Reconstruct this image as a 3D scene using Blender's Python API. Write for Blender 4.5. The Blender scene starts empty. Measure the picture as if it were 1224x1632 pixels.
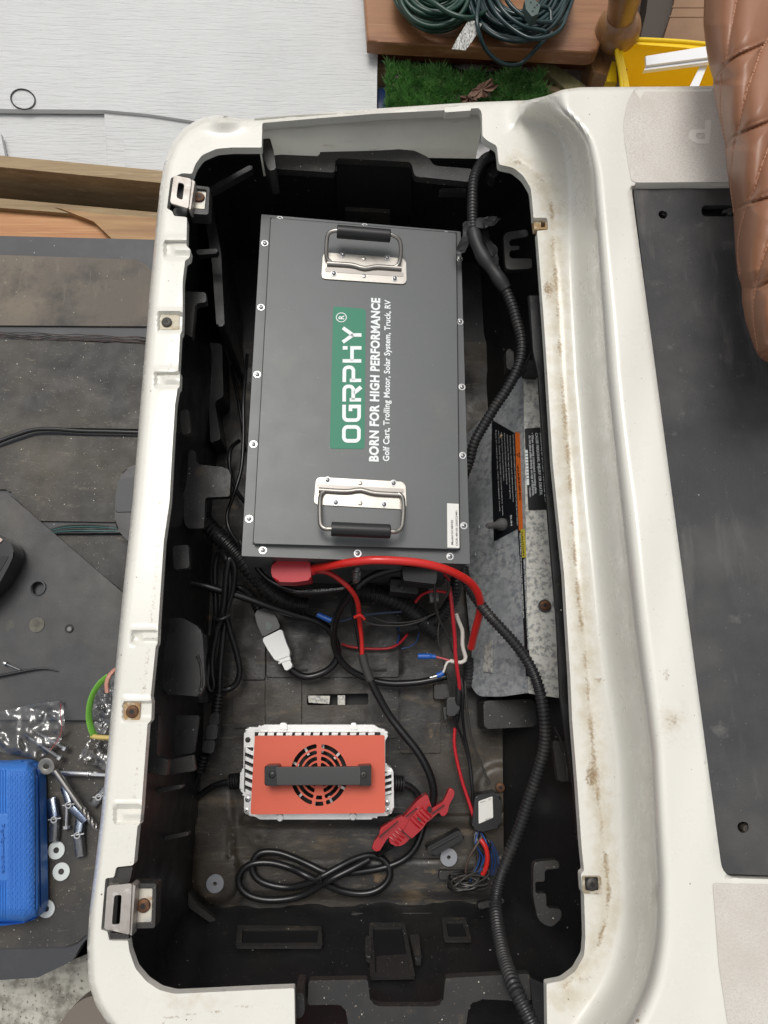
import bpy, bmesh, math, random
import numpy as np
from mathutils import Vector, Matrix
from mathutils.geometry import delaunay_2d_cdt
S = bpy.context.scene
COL = S.collection
RND = random.Random(7)
# ------------------------------------------------------------------ camera
F, PX, PY, H = 1130.0, 612.0, 816.0, 1.15
_n = np.array([-37, -282, -F]); _n /= np.linalg.norm(_n)
_y = np.array([-42, 4382, -F]); _y -= _n * (_y @ _n); _y /= np.linalg.norm(_y)
ZC, YC = -_n, _y
XC = np.cross(YC, ZC)
cam_d = bpy.data.cameras.new('camera')
cam = bpy.data.objects.new('camera', cam_d); COL.objects.link(cam)
cam_d.sensor_fit = 'VERTICAL'; cam_d.sensor_height = 36.0; cam_d.lens = F / 1632 * 36
cam_d.clip_start = 0.02; cam_d.clip_end = 60
R3 = Matrix(((XC[0], XC[1], XC[2]), (YC[0], YC[1], YC[2]), (ZC[0], ZC[1], ZC[2])))
cam.matrix_world = Matrix.Translation((0, 0, H)) @ R3.to_4x4()
S.camera = cam
# ------------------------------------------------------------------ light: soft overcast daylight
SUN_EL, SUN_AZ = math.radians(68), math.radians(-18)      # azimuth from +Y towards +X
w = bpy.data.worlds.new('World'); S.world = w; w.use_nodes = True
nt = w.node_tree; nt.nodes.clear()
sky = nt.nodes.new('ShaderNodeTexSky'); sky.sky_type = 'NISHITA'; sky.sun_disc = False
sky.sun_elevation = SUN_EL; sky.sun_rotation = SUN_AZ
sky.air_density = 1.0; sky.dust_density = 4.0; sky.ozone_density = 1.0
hs = nt.nodes.new('ShaderNodeHueSaturation'); hs.inputs['Saturation'].default_value = 0.12
bg = nt.nodes.new('ShaderNodeBackground'); bg.inputs['Strength'].default_value = 0.15
wo = nt.nodes.new('ShaderNodeOutputWorld')
nt.links.new(sky.outputs[0], hs.inputs['Color']); nt.links.new(hs.outputs[0], bg.inputs['Color'])
nt.links.new(bg.outputs[0], wo.inputs['Surface'])
sl = bpy.data.lights.new('sun', 'SUN'); sl.energy = 1.5; sl.angle = math.radians(24); sl.color = (1.0, 0.955, 0.885)
so = bpy.data.objects.new('sun', sl); COL.objects.link(so)
_sd = Vector((math.sin(SUN_AZ) * math.cos(SUN_EL), math.cos(SUN_AZ) * math.cos(SUN_EL), math.sin(SUN_EL)))
so.rotation_euler = _sd.to_track_quat('Z', 'Y').to_euler(); so.location = (1, 1, 4)
S.view_settings.view_transform = 'Standard'; S.view_settings.look = 'None'
S.view_settings.exposure = -0.24; S.view_settings.gamma = 1.0
S.cycles.max_bounces = 8; S.cycles.transparent_max_bounces = 12
try: S.cycles.use_denoising = True
except Exception: pass
# ------------------------------------------------------------------ geometry helpers
def ray(px, py):
    v = np.array([px - PX, PY - py, -F]); return np.array([v @ XC, v @ YC, v @ ZC]) / F
def W(px, py, z):
    r = ray(px, py); t = (z - H) / r[2]
    return Vector((r[0] * t, r[1] * t, z))
def Wn(pts, z):
    """vectorised: pts (n,2) pixels, z (n,) heights"""
    v = np.stack([pts[:, 0] - PX, PY - pts[:, 1], np.full(len(pts), -F)], 1) / F
    r = np.stack([v @ XC, v @ YC, v @ ZC], 1)
    t = (z - H) / r[:, 2]
    return np.stack([r[:, 0] * t, r[:, 1] * t, z], 1)
class Plane:
    def __init__(s, o, n): s.o = Vector(o); s.n = Vector(n).normalized()
    def at(s, px, py, h=0.0):
        r = Vector(ray(px, py)); c = Vector((0, 0, H)); o = s.o + s.n * h
        return c + r * ((o - c).dot(s.n) / r.dot(s.n))
def HP(z): return Plane((0, 0, z), (0, 0, 1))

def link(o, parent=None):
    COL.objects.link(o)
    if parent is not None:
        o.parent = parent
        o.matrix_parent_inverse = WM(parent).inverted()
    return o
_wm = {}
def WM(o): return _wm.get(o.name, Matrix.Identity(4))
def thing(name, label, cat, loc=(0, 0, 0), group=None, kind=None):
    o = bpy.data.objects.new(name, None); o.location = loc; o.empty_display_size = 0.02
    COL.objects.link(o); _wm[o.name] = Matrix.Translation(loc)
    tag(o, label, cat, group, kind); return o
def tag(o, label=None, cat=None, group=None, kind=None):
    if label: o['label'] = label
    if cat: o['category'] = cat
    if group: o['group'] = group
    if kind: o['kind'] = kind
    return o
def from_bm(name, bm, mats, parent=None, smooth=True, angle=40):
    me = bpy.data.meshes.new(name)
    bmesh.ops.recalc_face_normals(bm, faces=bm.faces)
    bm.to_mesh(me); bm.free()
    return from_me(name, me, mats, parent, smooth, angle)
def from_me(name, me, mats, parent=None, smooth=True, angle=40):
    if not isinstance(mats, (list, tuple)): mats = [mats]
    for m in mats: me.materials.append(m)
    if smooth:
        me.polygons.foreach_set('use_smooth', [True] * len(me.polygons))
        try: me.set_sharp_from_angle(angle=math.radians(angle))
        except Exception: pass
    me.update()
    return link(bpy.data.objects.new(name, me), parent)
def fillet(pts, r, n=4, closed=True):
    out = []; L = len(pts)
    for i in range(L):
        p = Vector(pts[i][:2])
        if not closed and i in (0, L - 1): out.append(tuple(p)); continue
        a, b = Vector(pts[i - 1][:2]), Vector(pts[(i + 1) % L][:2])
        rr = pts[i][2] if len(pts[i]) > 2 else r
        da, db = (a - p), (b - p)
        if da.length < 1e-9 or db.length < 1e-9: out.append(tuple(p)); continue
        cr = abs(da.x * db.y - da.y * db.x) / (da.length * db.length)
        if cr < 0.12 or rr <= 0: out.append(tuple(p)); continue
        q = min(rr, da.length * .45, db.length * .45)
        s, e = p + da.normalized() * q, p + db.normalized() * q
        for k in range(n + 1):
            t = k / n
            out.append(tuple(s * (1 - t) ** 2 + p * 2 * t * (1 - t) + e * t * t))
    return out
def prism3(name, top, dvec, mat, parent=None, bevel=0.0, seg=2, holes=(), smooth=True, angle=40):
    """top: list of 3-D points (planar); dvec: extrusion vector. holes: lists of 3-D points"""
    bm = bmesh.new()
    dv = Vector(dvec)
    if not holes:
        vt = [bm.verts.new(p) for p in top]; vb = [bm.verts.new(Vector(p) + dv) for p in top]
        n = len(vt)
        f1 = bm.faces.new(vt); bm.faces.new(vb[::-1])
        for i in range(n): bm.faces.new((vt[i], vb[i], vb[(i + 1) % n], vt[(i + 1) % n]))
        if bevel > 0:
            ed = [e for e in f1.edges]
            bmesh.ops.bevel(bm, geom=ed, offset=bevel, segments=seg, affect='EDGES', profile=.5, clamp_overlap=True)
        bmesh.ops.triangulate(bm, faces=[f for f in bm.faces if len(f.verts) > 4])
    else:
        o = Vector(top[0]); n = dv.normalized()
        ex = (Vector(top[1]) - o); ex -= n * ex.dot(n); ex.normalize(); ey = n.cross(ex)
        loops = [top] + [h for h in holes]
        P2, E = [], []
        for lp in loops:
            k = len(P2)
            for p in lp:
                d = Vector(p) - o; P2.append(Vector((d.dot(ex), d.dot(ey))))
            for i in range(len(lp)): E.append((k + i, k + (i + 1) % len(lp)))
        res = delaunay_2d_cdt(P2, E, [], 0, 1e-7)
        vs, fs = res[0], res[2]
        va = np.array([tuple(v) for v in vs])
        fc = np.array([va[list(f)].mean(0) for f in fs])
        polys = []; k = 0
        for lp in loops: polys.append(np.array([tuple(P2[k + i]) for i in range(len(lp))])); k += len(lp)
        keep = inside(fc, polys[0])
        for hpoly in polys[1:]: keep &= ~inside(fc, hpoly)
        vt = [bm.verts.new(o + ex * v[0] + ey * v[1]) for v in va]
        vb = [bm.verts.new(o + ex * v[0] + ey * v[1] + dv) for v in va]
        cnt = {}
        for f, kp in zip(fs, keep):
            if not kp: continue
            bm.faces.new([vt[i] for i in f]); bm.faces.new([vb[i] for i in f][::-1])
            for a, b in zip(f, list(f[1:]) + [f[0]]):
                cnt[(a, b)] = 1
        for (a, b) in list(cnt):
            if (b, a) not in cnt: bm.faces.new((vt[a], vb[a], vb[b], vt[b]))
        bmesh.ops.delete(bm, geom=[v for v in bm.verts if not v.link_faces], context='VERTS')
    ob = from_bm(name, bm, mat, parent, smooth, angle)
    if bevel > 0:
        wn = ob.modifiers.new('weighted_normal', 'WEIGHTED_NORMAL'); wn.mode = 'FACE_AREA'; wn.weight = 100; wn.keep_sharp = True
    return ob
def prism(name, pts, z, h, mat, parent=None, bevel=0.0, r=0, seg=2, holes=(), plane=None, off=0.0, angle=40):
    pl = plane or HP(z)
    pp = fillet(pts, r) if r else [p[:2] for p in pts]
    return prism3(name, [pl.at(a, b, off) for a, b in pp], pl.n * -h, mat, parent, bevel, seg,
                  [[pl.at(a, b, off) for a, b in (fillet(q, r) if r else q)] for q in holes], angle=angle)
def bxm(bm, c, s, M=None, bevel=0.0, seg=2, mi=0):
    """box added to a bmesh; c centre, s size, M 3x3/4x4 frame"""
    r = bmesh.ops.create_cube(bm, size=1.0)
    vs = r['verts']
    for v in vs: v.co = Vector((v.co.x * s[0], v.co.y * s[1], v.co.z * s[2]))
    fs = list({f for v in vs for f in v.link_faces})
    if bevel > 0:
        es = list({e for v in vs for e in v.link_edges})
        rr = bmesh.ops.bevel(bm, geom=es, offset=bevel, segments=seg, affect='EDGES', profile=.5, clamp_overlap=True)
        fs = [f for f in set(fs) | set(rr['faces']) if f.is_valid]
        vs = list({v for f in fs for v in f.verts})
    for f in fs: f.material_index = mi
    for v in vs: v.co = v.co + Vector(c)
    if M is not None:
        for v in vs: v.co = M @ v.co
    return vs
def latm(bm, prof, n=20, M=None, mi=0, cap=True):
    """lathe about local z: prof list of (r, z)"""
    rings = []
    for r, z in prof:
        ring = []
        for k in range(n):
            a = 2 * math.pi * k / n; p = Vector((r * math.cos(a), r * math.sin(a), z))
            ring.append(bm.verts.new(M @ p if M is not None else p))
        rings.append(ring)
    for i in range(len(rings) - 1):
        for k in range(n):
            f = bm.faces.new((rings[i][k], rings[i][(k + 1) % n], rings[i + 1][(k + 1) % n], rings[i + 1][k])); f.material_index = mi
    if cap:
        f = bm.faces.new(rings[0][::-1]); f.material_index = mi
        f = bm.faces.new(rings[-1]); f.material_index = mi
def catmull(P, step):
    P = [Vector(p) for p in P]
    if len(P) < 3:
        n = max(1, int((P[1] - P[0]).length / step)); return [P[0].lerp(P[1], k / n) for k in range(n + 1)]
    Q = [P[0] * 2 - P[1]] + P + [P[-1] * 2 - P[-2]]; out = []
    for i in range(1, len(Q) - 2):
        a, b, c, d = Q[i - 1], Q[i], Q[i + 1], Q[i + 2]
        n = max(2, int((c - b).length / step))
        for k in range(n):
            t = k / n
            out.append(.5 * ((2 * b) + (c - a) * t + (2 * a - 5 * b + 4 * c - d) * t * t + (-a + 3 * b - 3 * c + d) * t ** 3))
    out.append(P[-1]); return out
def resample(P, step):
    L = [0]
    for i in range(1, len(P)): L.append(L[-1] + (P[i] - P[i - 1]).length)
    n = max(2, int(L[-1] / step)); out = []; j = 0
    for k in range(n + 1):
        s = L[-1] * k / n
        while j < len(L) - 2 and L[j + 1] < s: j += 1
        d = L[j + 1] - L[j]; out.append(P[j].lerp(P[j + 1], (s - L[j]) / d if d > 0 else 0))
    return out, L[-1]
def tubem(bm, P, r, seg=10, step=0.006, rib=None, spline=True, mi=0, flat=1.0):
    """rib=(pitch, depth) makes corrugated conduit. r may be a function of t in 0..1"""
    Q = catmull(P, step) if spline else [Vector(p) for p in P]
    if spline:
        Q, LL = resample(Q, rib[0] / 4 if rib else step)
    rings = []; n = len(Q); T = (Q[1] - Q[0]).normalized()
    N = T.orthogonal().normalized()
    for i, p in enumerate(Q):
        t = (Q[min(i + 1, n - 1)] - Q[max(i - 1, 0)]).normalized()
        N = (N - t * N.dot(t)).normalized(); B = t.cross(N)
        rr = r(i / (n - 1)) if callable(r) else r
        if rib: rr = rr - (rib[1] if i % 4 in (2, 3) else 0)
        rings.append([bm.verts.new(p + (N * math.cos(2 * math.pi * k / seg) + B * math.sin(2 * math.pi * k / seg) * flat) * rr) for k in range(seg)])
    for i in range(n - 1):
        for k in range(seg):
            f = bm.faces.new((rings[i][k], rings[i][(k + 1) % seg], rings[i + 1][(k + 1) % seg], rings[i + 1][k])); f.material_index = mi
    f = bm.faces.new(rings[0][::-1]); f.material_index = mi
    f = bm.faces.new(rings[-1]); f.material_index = mi
def tube(name, pts, r, mat, parent=None, seg=10, rib=None, step=0.006, flat=1.0, plane=None):
    """pts: (px, py, z) or (px,py,h) over a plane"""
    P = [(plane.at(a, b, c) if plane else W(a, b, c)) for a, b, c in pts]
    bm = bmesh.new(); tubem(bm, P, r, seg, step, rib, flat=flat)
    return from_bm(name, bm, mat, parent, angle=(28 if rib else 60))
def inside(p, poly):
    x, y = p[:, 0], p[:, 1]; c = np.zeros(len(p), bool); n = len(poly); j = n - 1
    for i in range(n):
        xi, yi = poly[i][0], poly[i][1]; xj, yj = poly[j][0], poly[j][1]
        if yi != yj:
            c ^= ((yi > y) != (yj > y)) & (x < (xj - xi) * (y - yi) / (yj - yi) + xi)
        j = i
    return c
def pdist(p, poly, closed=False):
    d = np.full(len(p), 1e9); n = len(poly)
    for i in range(n if closed else n - 1):
        a = np.array(poly[i][:2], float); b = np.array(poly[(i + 1) % n][:2], float); ab = b - a
        t = np.clip(((p - a) @ ab) / max(ab @ ab, 1e-9), 0, 1)
        q = a + t[:, None] * ab; d = np.minimum(d, np.hypot(*(p - q).T))
    return d
def sstep(x, a=0., b=1.):
    t = np.clip((x - a) / (b - a), 0, 1); return t * t * (3 - 2 * t)
def densify(poly, step, closed=True):
    out = []; n = len(poly)
    for i in range(n if closed else n - 1):
        a, b = np.array(poly[i][:2], float), np.array(poly[(i + 1) % n][:2], float)
        k = max(1, int(np.hypot(*(b - a)) / step))
        for q in range(k): out.append(tuple(a + (b - a) * q / k))
    if not closed: out.append(tuple(poly[-1][:2]))
    return out
def sheet(name, outer, holes, zf, spacing, mat, parent=None, skirt=0.01, attrs=None, step=None, angle=40, shift=(0, 0)):
    """surface over a pixel-space outline (real heights from zf), boundary skirted downwards"""
    step = step or 6
    outer = densify(outer, step); holes = [densify(h, step) for h in holes]
    pts = list(outer); E = [(i, (i + 1) % len(outer)) for i in range(len(outer))]
    for h in holes:
        k = len(pts); pts += h; E += [(k + i, k + (i + 1) % len(h)) for i in range(len(h))]
    oa = np.array(outer); x0, y0 = oa.min(0); x1, y1 = oa.max(0)
    bnd = np.array(pts)
    g = []
    for (sx, reg) in spacing:
        rx0, ry0, rx1, ry1 = reg or (x0, y0, x1, y1)
        rx0, ry0, rx1, ry1 = max(rx0, x0), max(ry0, y0), min(rx1, x1), min(ry1, y1)
        xs = np.arange(rx0 + sx / 2, rx1, sx); ys = np.arange(ry0 + sx / 2, ry1, sx)
        q = np.array(np.meshgrid(xs, ys)).reshape(2, -1).T
        q[:, 0] += (np.floor((q[:, 1] - ry0) / sx) % 2) * sx * .5
        q = q[inside(q, oa)]
        for h in holes: q = q[~inside(q, h)]
        q = q[pdist(q, outer, True) > sx * .45]
        for h in holes: q = q[pdist(q, h, True) > sx * .45]
        g.append(q)
    allp = np.concatenate([bnd] + g)
    res = delaunay_2d_cdt([Vector(p) for p in allp], E, [], 0, 1e-4)
    va = np.array([tuple(v) for v in res[0]]); fs = np.array([list(f) for f in res[2]])
    fc = va[fs].mean(1); keep = inside(fc, outer)
    for h in holes: keep &= ~inside(fc, h)
    fs = fs[keep]
    z = zf(va); V = Wn(va, z)
    cnt = set()
    for f in fs:
        for a, b in ((f[0], f[1]), (f[1], f[2]), (f[2], f[0])): cnt.add((int(a), int(b)))
    be = [(a, b) for a, b in cnt if (b, a) not in cnt]
    faces = [list(map(int, f))[::-1] for f in fs]; verts = [tuple(v) for v in V]
    vp = va.tolist()
    if skirt:
        mp = {}
        for a, b in be:
            for q in (a, b):
                if q not in mp:
                    mp[q] = len(verts); v = verts[q]; verts.append((v[0] + shift[0], v[1] + shift[1], v[2] - skirt)); vp.append(vp[q])
            faces.append([a, b, mp[b], mp[a]])
    me = bpy.data.meshes.new(name); me.from_pydata(verts, [], faces); me.validate()
    bm = bmesh.new(); bm.from_mesh(me); bmesh.ops.delete(bm, geom=[v for v in bm.verts if not v.link_faces], context='VERTS')
    bmesh.ops.recalc_face_normals(bm, faces=bm.faces)
    ups = sum(f.normal.z * f.calc_area() for f in bm.faces)
    if ups < 0: bmesh.ops.reverse_faces(bm, faces=bm.faces)
    bm.to_mesh(me); bm.free()
    if attrs:
        n = len(me.vertices); co = np.zeros(n * 3); me.vertices.foreach_get('co', co); co = co.reshape(-1, 3)
        # back to pixels
        d = co - np.array([0, 0, H]); v = d[:, :1] * XC + d[:, 1:2] * YC + d[:, 2:] * ZC
        pp = np.stack([PX + v[:, 0] / -v[:, 2] * F, PY - v[:, 1] / -v[:, 2] * F], 1)
        for an, fn in attrs.items():
            a = me.attributes.new(an, 'FLOAT', 'POINT'); a.data.foreach_set('value', fn(pp))
    return from_me(name, me, mat, parent, angle=angle)
def frame(o, x, y):
    x = Vector(x).normalized(); y = Vector(y); y = (y - x * y.dot(x)).normalized(); z = x.cross(y)
    M = Matrix(((x.x, y.x, z.x, o[0]), (x.y, y.y, z.y, o[1]), (x.z, y.z, z.z, o[2]), (0, 0, 0, 1)))
    return M
def place(name, me, M, parent):
    o = bpy.data.objects.new(name, me); COL.objects.link(o)
    if parent is not None: o.parent = parent; o.matrix_parent_inverse = WM(parent).inverted()
    o.matrix_basis = M; _wm[o.name] = M
    return o
def text(name, s, a, b, hpx, mat, parent, plane, off=0.0004, bold=0.0, raised=0.0, depth=0.00015, up=None, track=1.0):
    """text whose baseline runs from pixel a to pixel b on plane; cap height hpx in pixels"""
    cu = bpy.data.curves.new(name, 'FONT'); cu.body = s; cu.size = 1; cu.offset = bold; cu.extrude = 0.0; cu.resolution_u = 3
    cu.space_character = track
    t = bpy.data.objects.new(name + '_src', cu); COL.objects.link(t)
    dg = bpy.context.evaluated_depsgraph_get(); me = bpy.data.meshes.new_from_object(t.evaluated_get(dg))
    bpy.data.objects.remove(t); bpy.data.curves.remove(cu)
    n = len(me.vertices); co = np.zeros(n * 3); me.vertices.foreach_get('co', co); co = co.reshape(-1, 3)
    A, B = plane.at(*a, off), plane.at(*b, off)
    ex = B - A; L = ex.length; ex.normalize(); ey = plane.n.cross(ex).normalized()
    wpx = math.hypot(b[0] - a[0], b[1] - a[1]); hh = hpx * L / wpx
    x0, x1 = co[:, 0].min(), co[:, 0].max()
    X = (co[:, 0] - x0) / (x1 - x0) * L; Y = co[:, 1] / 0.73 * hh
    out = np.array(A) + X[:, None] * np.array(ex) + Y[:, None] * np.array(ey)
    me.vertices.foreach_set('co', out.ravel()); me.update()
    bm = bmesh.new(); bm.from_mesh(me)
    if raised:
        g = bmesh.ops.extrude_face_region(bm, geom=bm.faces[:])
        for v in [q for q in g['geom'] if isinstance(q, bmesh.types.BMVert)]: v.co += plane.n * raised
    bm.to_mesh(me); bm.free()
    me.materials.clear()
    return from_me(name, me, mat, parent, smooth=False)
# ------------------------------------------------------------------ materials
def rgb(c): return (c[0], c[1], c[2], 1)
def mat(name, base, rough=.5, metal=0.0, layers=(), bump=(), rvar=0.0, spec=None, coat=0.0, attr=None, specks=(), trans=0, alpha=1, ior=None, bumpdist=0.001):
    """layers: (colour, scale, lo, hi, detail, stretch) mixed in where noise is between lo..hi
       bump: (scale, strength, stretch) ; attr: (attribute, colour, noise scale, noise gain)"""
    m = bpy.data.materials.new(name); m.use_nodes = True; t = m.node_tree; N = t.nodes; Lk = t.links
    b = N['Principled BSDF']; b.inputs['Roughness'].default_value = rough; b.inputs['Metallic'].default_value = metal
    b.inputs['Base Color'].default_value = rgb(base)
    if coat: b.inputs['Coat Weight'].default_value = coat; b.inputs['Coat Roughness'].default_value = .12
    if spec is not None: b.inputs['Specular IOR Level'].default_value = spec
    if trans: b.inputs['Transmission Weight'].default_value = trans
    if alpha < 1: b.inputs['Alpha'].default_value = alpha
    if ior: b.inputs['IOR'].default_value = ior
    tc = N.new('ShaderNodeTexCoord'); cur = None
    def noise(scale, stretch, detail=5, rgh=.6):
        mp = N.new('ShaderNodeMapping'); mp.inputs['Scale'].default_value = stretch
        mp.inputs['Location'].default_value = (RND.random() * 9, RND.random() * 9, RND.random() * 9)
        Lk.new(tc.outputs['Object'], mp.inputs['Vector'])
        n = N.new('ShaderNodeTexNoise'); n.inputs['Scale'].default_value = scale; n.inputs['Detail'].default_value = detail
        n.inputs['Roughness'].default_value = rgh; Lk.new(mp.outputs[0], n.inputs['Vector']); return n
    def mixin(fac, col):
        nonlocal cur
        mx = N.new('ShaderNodeMix'); mx.data_type = 'RGBA'; Lk.new(fac, mx.inputs[0])
        if cur is None: mx.inputs[6].default_value = rgb(base)
        else: Lk.new(cur, mx.inputs[6])
        mx.inputs[7].default_value = rgb(col); cur = mx.outputs[2]
    for ly in layers:
        col, sc, lo, hi = ly[:4]; det = ly[4] if len(ly) > 4 else 5; stv = ly[5] if len(ly) > 5 else (1, 1, 1); mxv = ly[6] if len(ly) > 6 else 1.0
        n = noise(sc, stv, det); r = N.new('ShaderNodeMapRange'); r.inputs[1].default_value = lo; r.inputs[2].default_value = hi; r.inputs[4].default_value = mxv
        Lk.new(n.outputs[0], r.inputs[0]); mixin(r.outputs[0], col)
    if attr:
        for an, col, sc, lo, hi in attr:
            a = N.new('ShaderNodeAttribute'); a.attribute_name = an
            n = noise(sc, (1, 1, 1), 6, .7); ad = N.new('ShaderNodeMath'); ad.operation = 'ADD'
            Lk.new(a.outputs['Fac'], ad.inputs[0]); Lk.new(n.outputs[0], ad.inputs[1])
            r = N.new('ShaderNodeMapRange'); r.inputs[1].default_value = lo; r.inputs[2].default_value = hi
            Lk.new(ad.outputs[0], r.inputs[0])
            mu = N.new('ShaderNodeMath'); mu.operation = 'MULTIPLY'; Lk.new(r.outputs[0], mu.inputs[0])
            g = N.new('ShaderNodeMath'); g.operation = 'MULTIPLY'; g.use_clamp = True; Lk.new(a.outputs['Fac'], g.inputs[0]); g.inputs[1].default_value = 6
            Lk.new(g.outputs[0], mu.inputs[1]); mixin(mu.outputs[0], col)
    for col, sc, rad, dens in specks:
        v = N.new('ShaderNodeTexVoronoi'); v.inputs['Scale'].default_value = sc; Lk.new(tc.outputs['Object'], v.inputs['Vector'])
        nn = noise(sc * 3, (1, 1, 1), 2); ad = N.new('ShaderNodeMath'); ad.operation = 'MULTIPLY'; Lk.new(v.outputs['Distance'], ad.inputs[0]); Lk.new(nn.outputs[0], ad.inputs[1])
        c1 = N.new('ShaderNodeMath'); c1.operation = 'LESS_THAN'; Lk.new(ad.outputs[0], c1.inputs[0]); c1.inputs[1].default_value = rad
        sx = N.new('ShaderNodeSeparateColor'); Lk.new(v.outputs['Color'], sx.inputs[0])
        c2 = N.new('ShaderNodeMath'); c2.operation = 'LESS_THAN'; Lk.new(sx.outputs[0], c2.inputs[0]); c2.inputs[1].default_value = dens
        c3 = N.new('ShaderNodeMath'); c3.operation = 'MULTIPLY'; Lk.new(c1.outputs[0], c3.inputs[0]); Lk.new(c2.outputs[0], c3.inputs[1]); mixin(c3.outputs[0], col)
    if cur is not None: Lk.new(cur, b.inputs['Base Color'])
    if rvar:
        n = noise(30, (1, 1, 1), 6); r = N.new('ShaderNodeMapRange'); r.inputs[1].default_value = .3; r.inputs[2].default_value = .7
        r.inputs[3].default_value = max(0.02, rough - rvar); r.inputs[4].default_value = min(1, rough + rvar)
        Lk.new(n.outputs[0], r.inputs[0]); Lk.new(r.outputs[0], b.inputs['Roughness'])
    prev = None
    for bp in bump:
        sc, st = bp[:2]; stv = bp[2] if len(bp) > 2 else (1, 1, 1)
        n = noise(sc, stv, 4); bn = N.new('ShaderNodeBump'); bn.inputs['Strength'].default_value = st; bn.inputs['Distance'].default_value = bp[3] if len(bp) > 3 else bumpdist
        Lk.new(n.outputs[0], bn.inputs['Height'])
        if prev: Lk.new(prev, bn.inputs['Normal'])
        prev = bn.outputs[0]
    if prev: Lk.new(prev, b.inputs['Normal'])
    return m
WHITE_P = mat('cream_white_gelcoat', (.755, .738, .672), .30, specks=[((.22, .17, .12), 85, .035, .12), ((.35, .28, .2), 240, .05, .05)], layers=[((.71, .695, .635), 6, .45, .75), ((.60, .56, .46), 300, .68, .76, 3, (1, 1, 1), .35), ((.30, .24, .17), 55, .72, .76, 8)],
              attr=[('dirt', (.26, .17, .09), 330, .82, 1.08), ('grime', (.52, .44, .30), 60, .6, 1.2)], bump=[(900, .06), (14, .05)], rvar=.08, coat=.45)
ROUGH_P = mat('pebbled_cream_plastic', (.70, .68, .63), .55, layers=[((.57, .535, .49), 620, .42, .66, 3), ((.57, .52, .46), 8, .4, .7), ((.2, .15, .1), 60, .74, .77, 8)], bump=[(520, .6), (900, .3)])
GREY_P = mat('grey_inner_plastic', (.80, .80, .75), .42, layers=[((.70, .70, .65), 5, .4, .7), ((.55, .52, .46), 30, .62, .8, 6, (1, 1, 3))], bump=[(40, .06)])
BLK = mat('black_moulded_plastic', (.014, .0145, .0155), .38, specks=[((.45, .43, .40), 110, .05, .10), ((.2, .17, .13), 320, .07, .12)], layers=[((.016, .015, .0135), 9, .5, .75, 6), ((.035, .03, .024), 60, .63, .75, 8), ((.45, .42, .38), 130, .765, .79, 8)], bump=[(700, .12), (40, .25)], rvar=.14)
BLKD = mat('dusty_black_plastic', (.025, .0245, .0245), .46, specks=[((.5, .48, .42), 170, .06, .16), ((.22, .17, .11), 420, .09, .2)], layers=[((.036, .032, .027), 12, .45, .72, 7), ((.075, .06, .04), 34, .6, .76, 8), ((.4, .36, .3), 180, .74, .77, 8)], bump=[(500, .2), (60, .2)], rvar=.15)
FLOORM = mat('soiled_tray_floor', (.022, .0205, .019), .5, specks=[((.5, .48, .42), 150, .045, .10), ((.16, .11, .06), 380, .09, .15)], layers=[((.058, .044, .029), 5, .44, .64, 9), ((.13, .095, .055), 11, .58, .74, 9, (1, 2.6, 1)), ((.012, .012, .013), 7, .5, .66, 8), ((.24, .15, .075), 26, .66, .78, 9), ((.10, .085, .06), 60, .58, .72, 9, (.5, 3, 1)), ((.35, .32, .27), 150, .74, .78, 8)], bump=[(260, .3), (30, .3)], rvar=.22)
MAT_RUB = mat('scuffed_rubber_mat', (.050, .047, .043), .62, specks=[((.55, .53, .48), 130, .05, .16), ((.25, .22, .18), 300, .08, .2)], layers=[((.082, .070, .053), 5, .42, .70, 9), ((.028, .028, .030), 9, .5, .7, 6), ((.15, .13, .10), 40, .6, .76, 9, (1, 3, 1)), ((.36, .34, .3), 110, .725, .75, 9)], bump=[(600, .35), (45, .25)], rvar=.12)
MAT_BRN = mat('dusty_brown_rubber', (.120, .102, .082), .65, specks=[((.5, .46, .4), 140, .05, .12), ((.05, .045, .04), 260, .09, .2)], layers=[((.19, .155, .115), 6, .42, .66, 8), ((.045, .042, .038), 12, .5, .7, 6), ((.19, .165, .13), 26, .6, .76, 9, (5, .6, 1))], bump=[(500, .35), (45, .3)])
MAT_SM = mat('smooth_black_mat', (.045, .047, .052), .5, specks=[((.5, .5, .48), 120, .05, .12)], layers=[((.08, .082, .085), 8, .5, .75, 6), ((.3, .3, .3), 150, .74, .76, 8)], bump=[(800, .2)])
MAT_DECK = mat('grey_rubber_deck_mat', (.034, .035, .038), .55, specks=[((.4, .4, .38), 60, .02, .04), ((.12, .115, .11), 260, .07, .12)], layers=[((.085, .082, .077), 6, .45, .68, 9), ((.10, .096, .09), 14, .55, .7, 9, (2.5, .5, 1)), ((.028, .03, .036), 4, .5, .7, 5), ((.14, .135, .125), 36, .62, .78, 9), ((.35, .34, .32), 120, .745, .765, 9)], bump=[(900, .4), (60, .15)], rvar=.1)
CASE = mat('charcoal_powder_coat', (.100, .109, .110), .38, rvar=.025, specks=[((.34, .34, .32), 120, .022, .10)], layers=[((.112, .119, .117), 4, .4, .7), ((.145, .148, .145), 60, .6, .8, 8, (1, 3, 1), .5), ((.13, .13, .12), 9, .58, .72, 9, (1, 1, 1), .6)], bump=[(1400, .05)], spec=.5)
STEEL = mat('brushed_stainless', (.44, .415, .38), .36, 1.0, layers=[((.40, .37, .34), 30, .5, .75, 5, (1, 8, 1))], bump=[(300, .05, (1, 10, 1))], rvar=.08)
CHROME = mat('bright_zinc_metal', (.52, .52, .52), .28, .9, layers=[((.5, .53, .6), 60, .5, .7)], rvar=.06)
ALU = mat('cast_aluminium', (.74, .735, .72), .36, .55, layers=[((.55, .55, .55), 40, .5, .75)], bump=[(400, .1)])
DARK = mat('near_black', (.006, .006, .007), .6)
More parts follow.
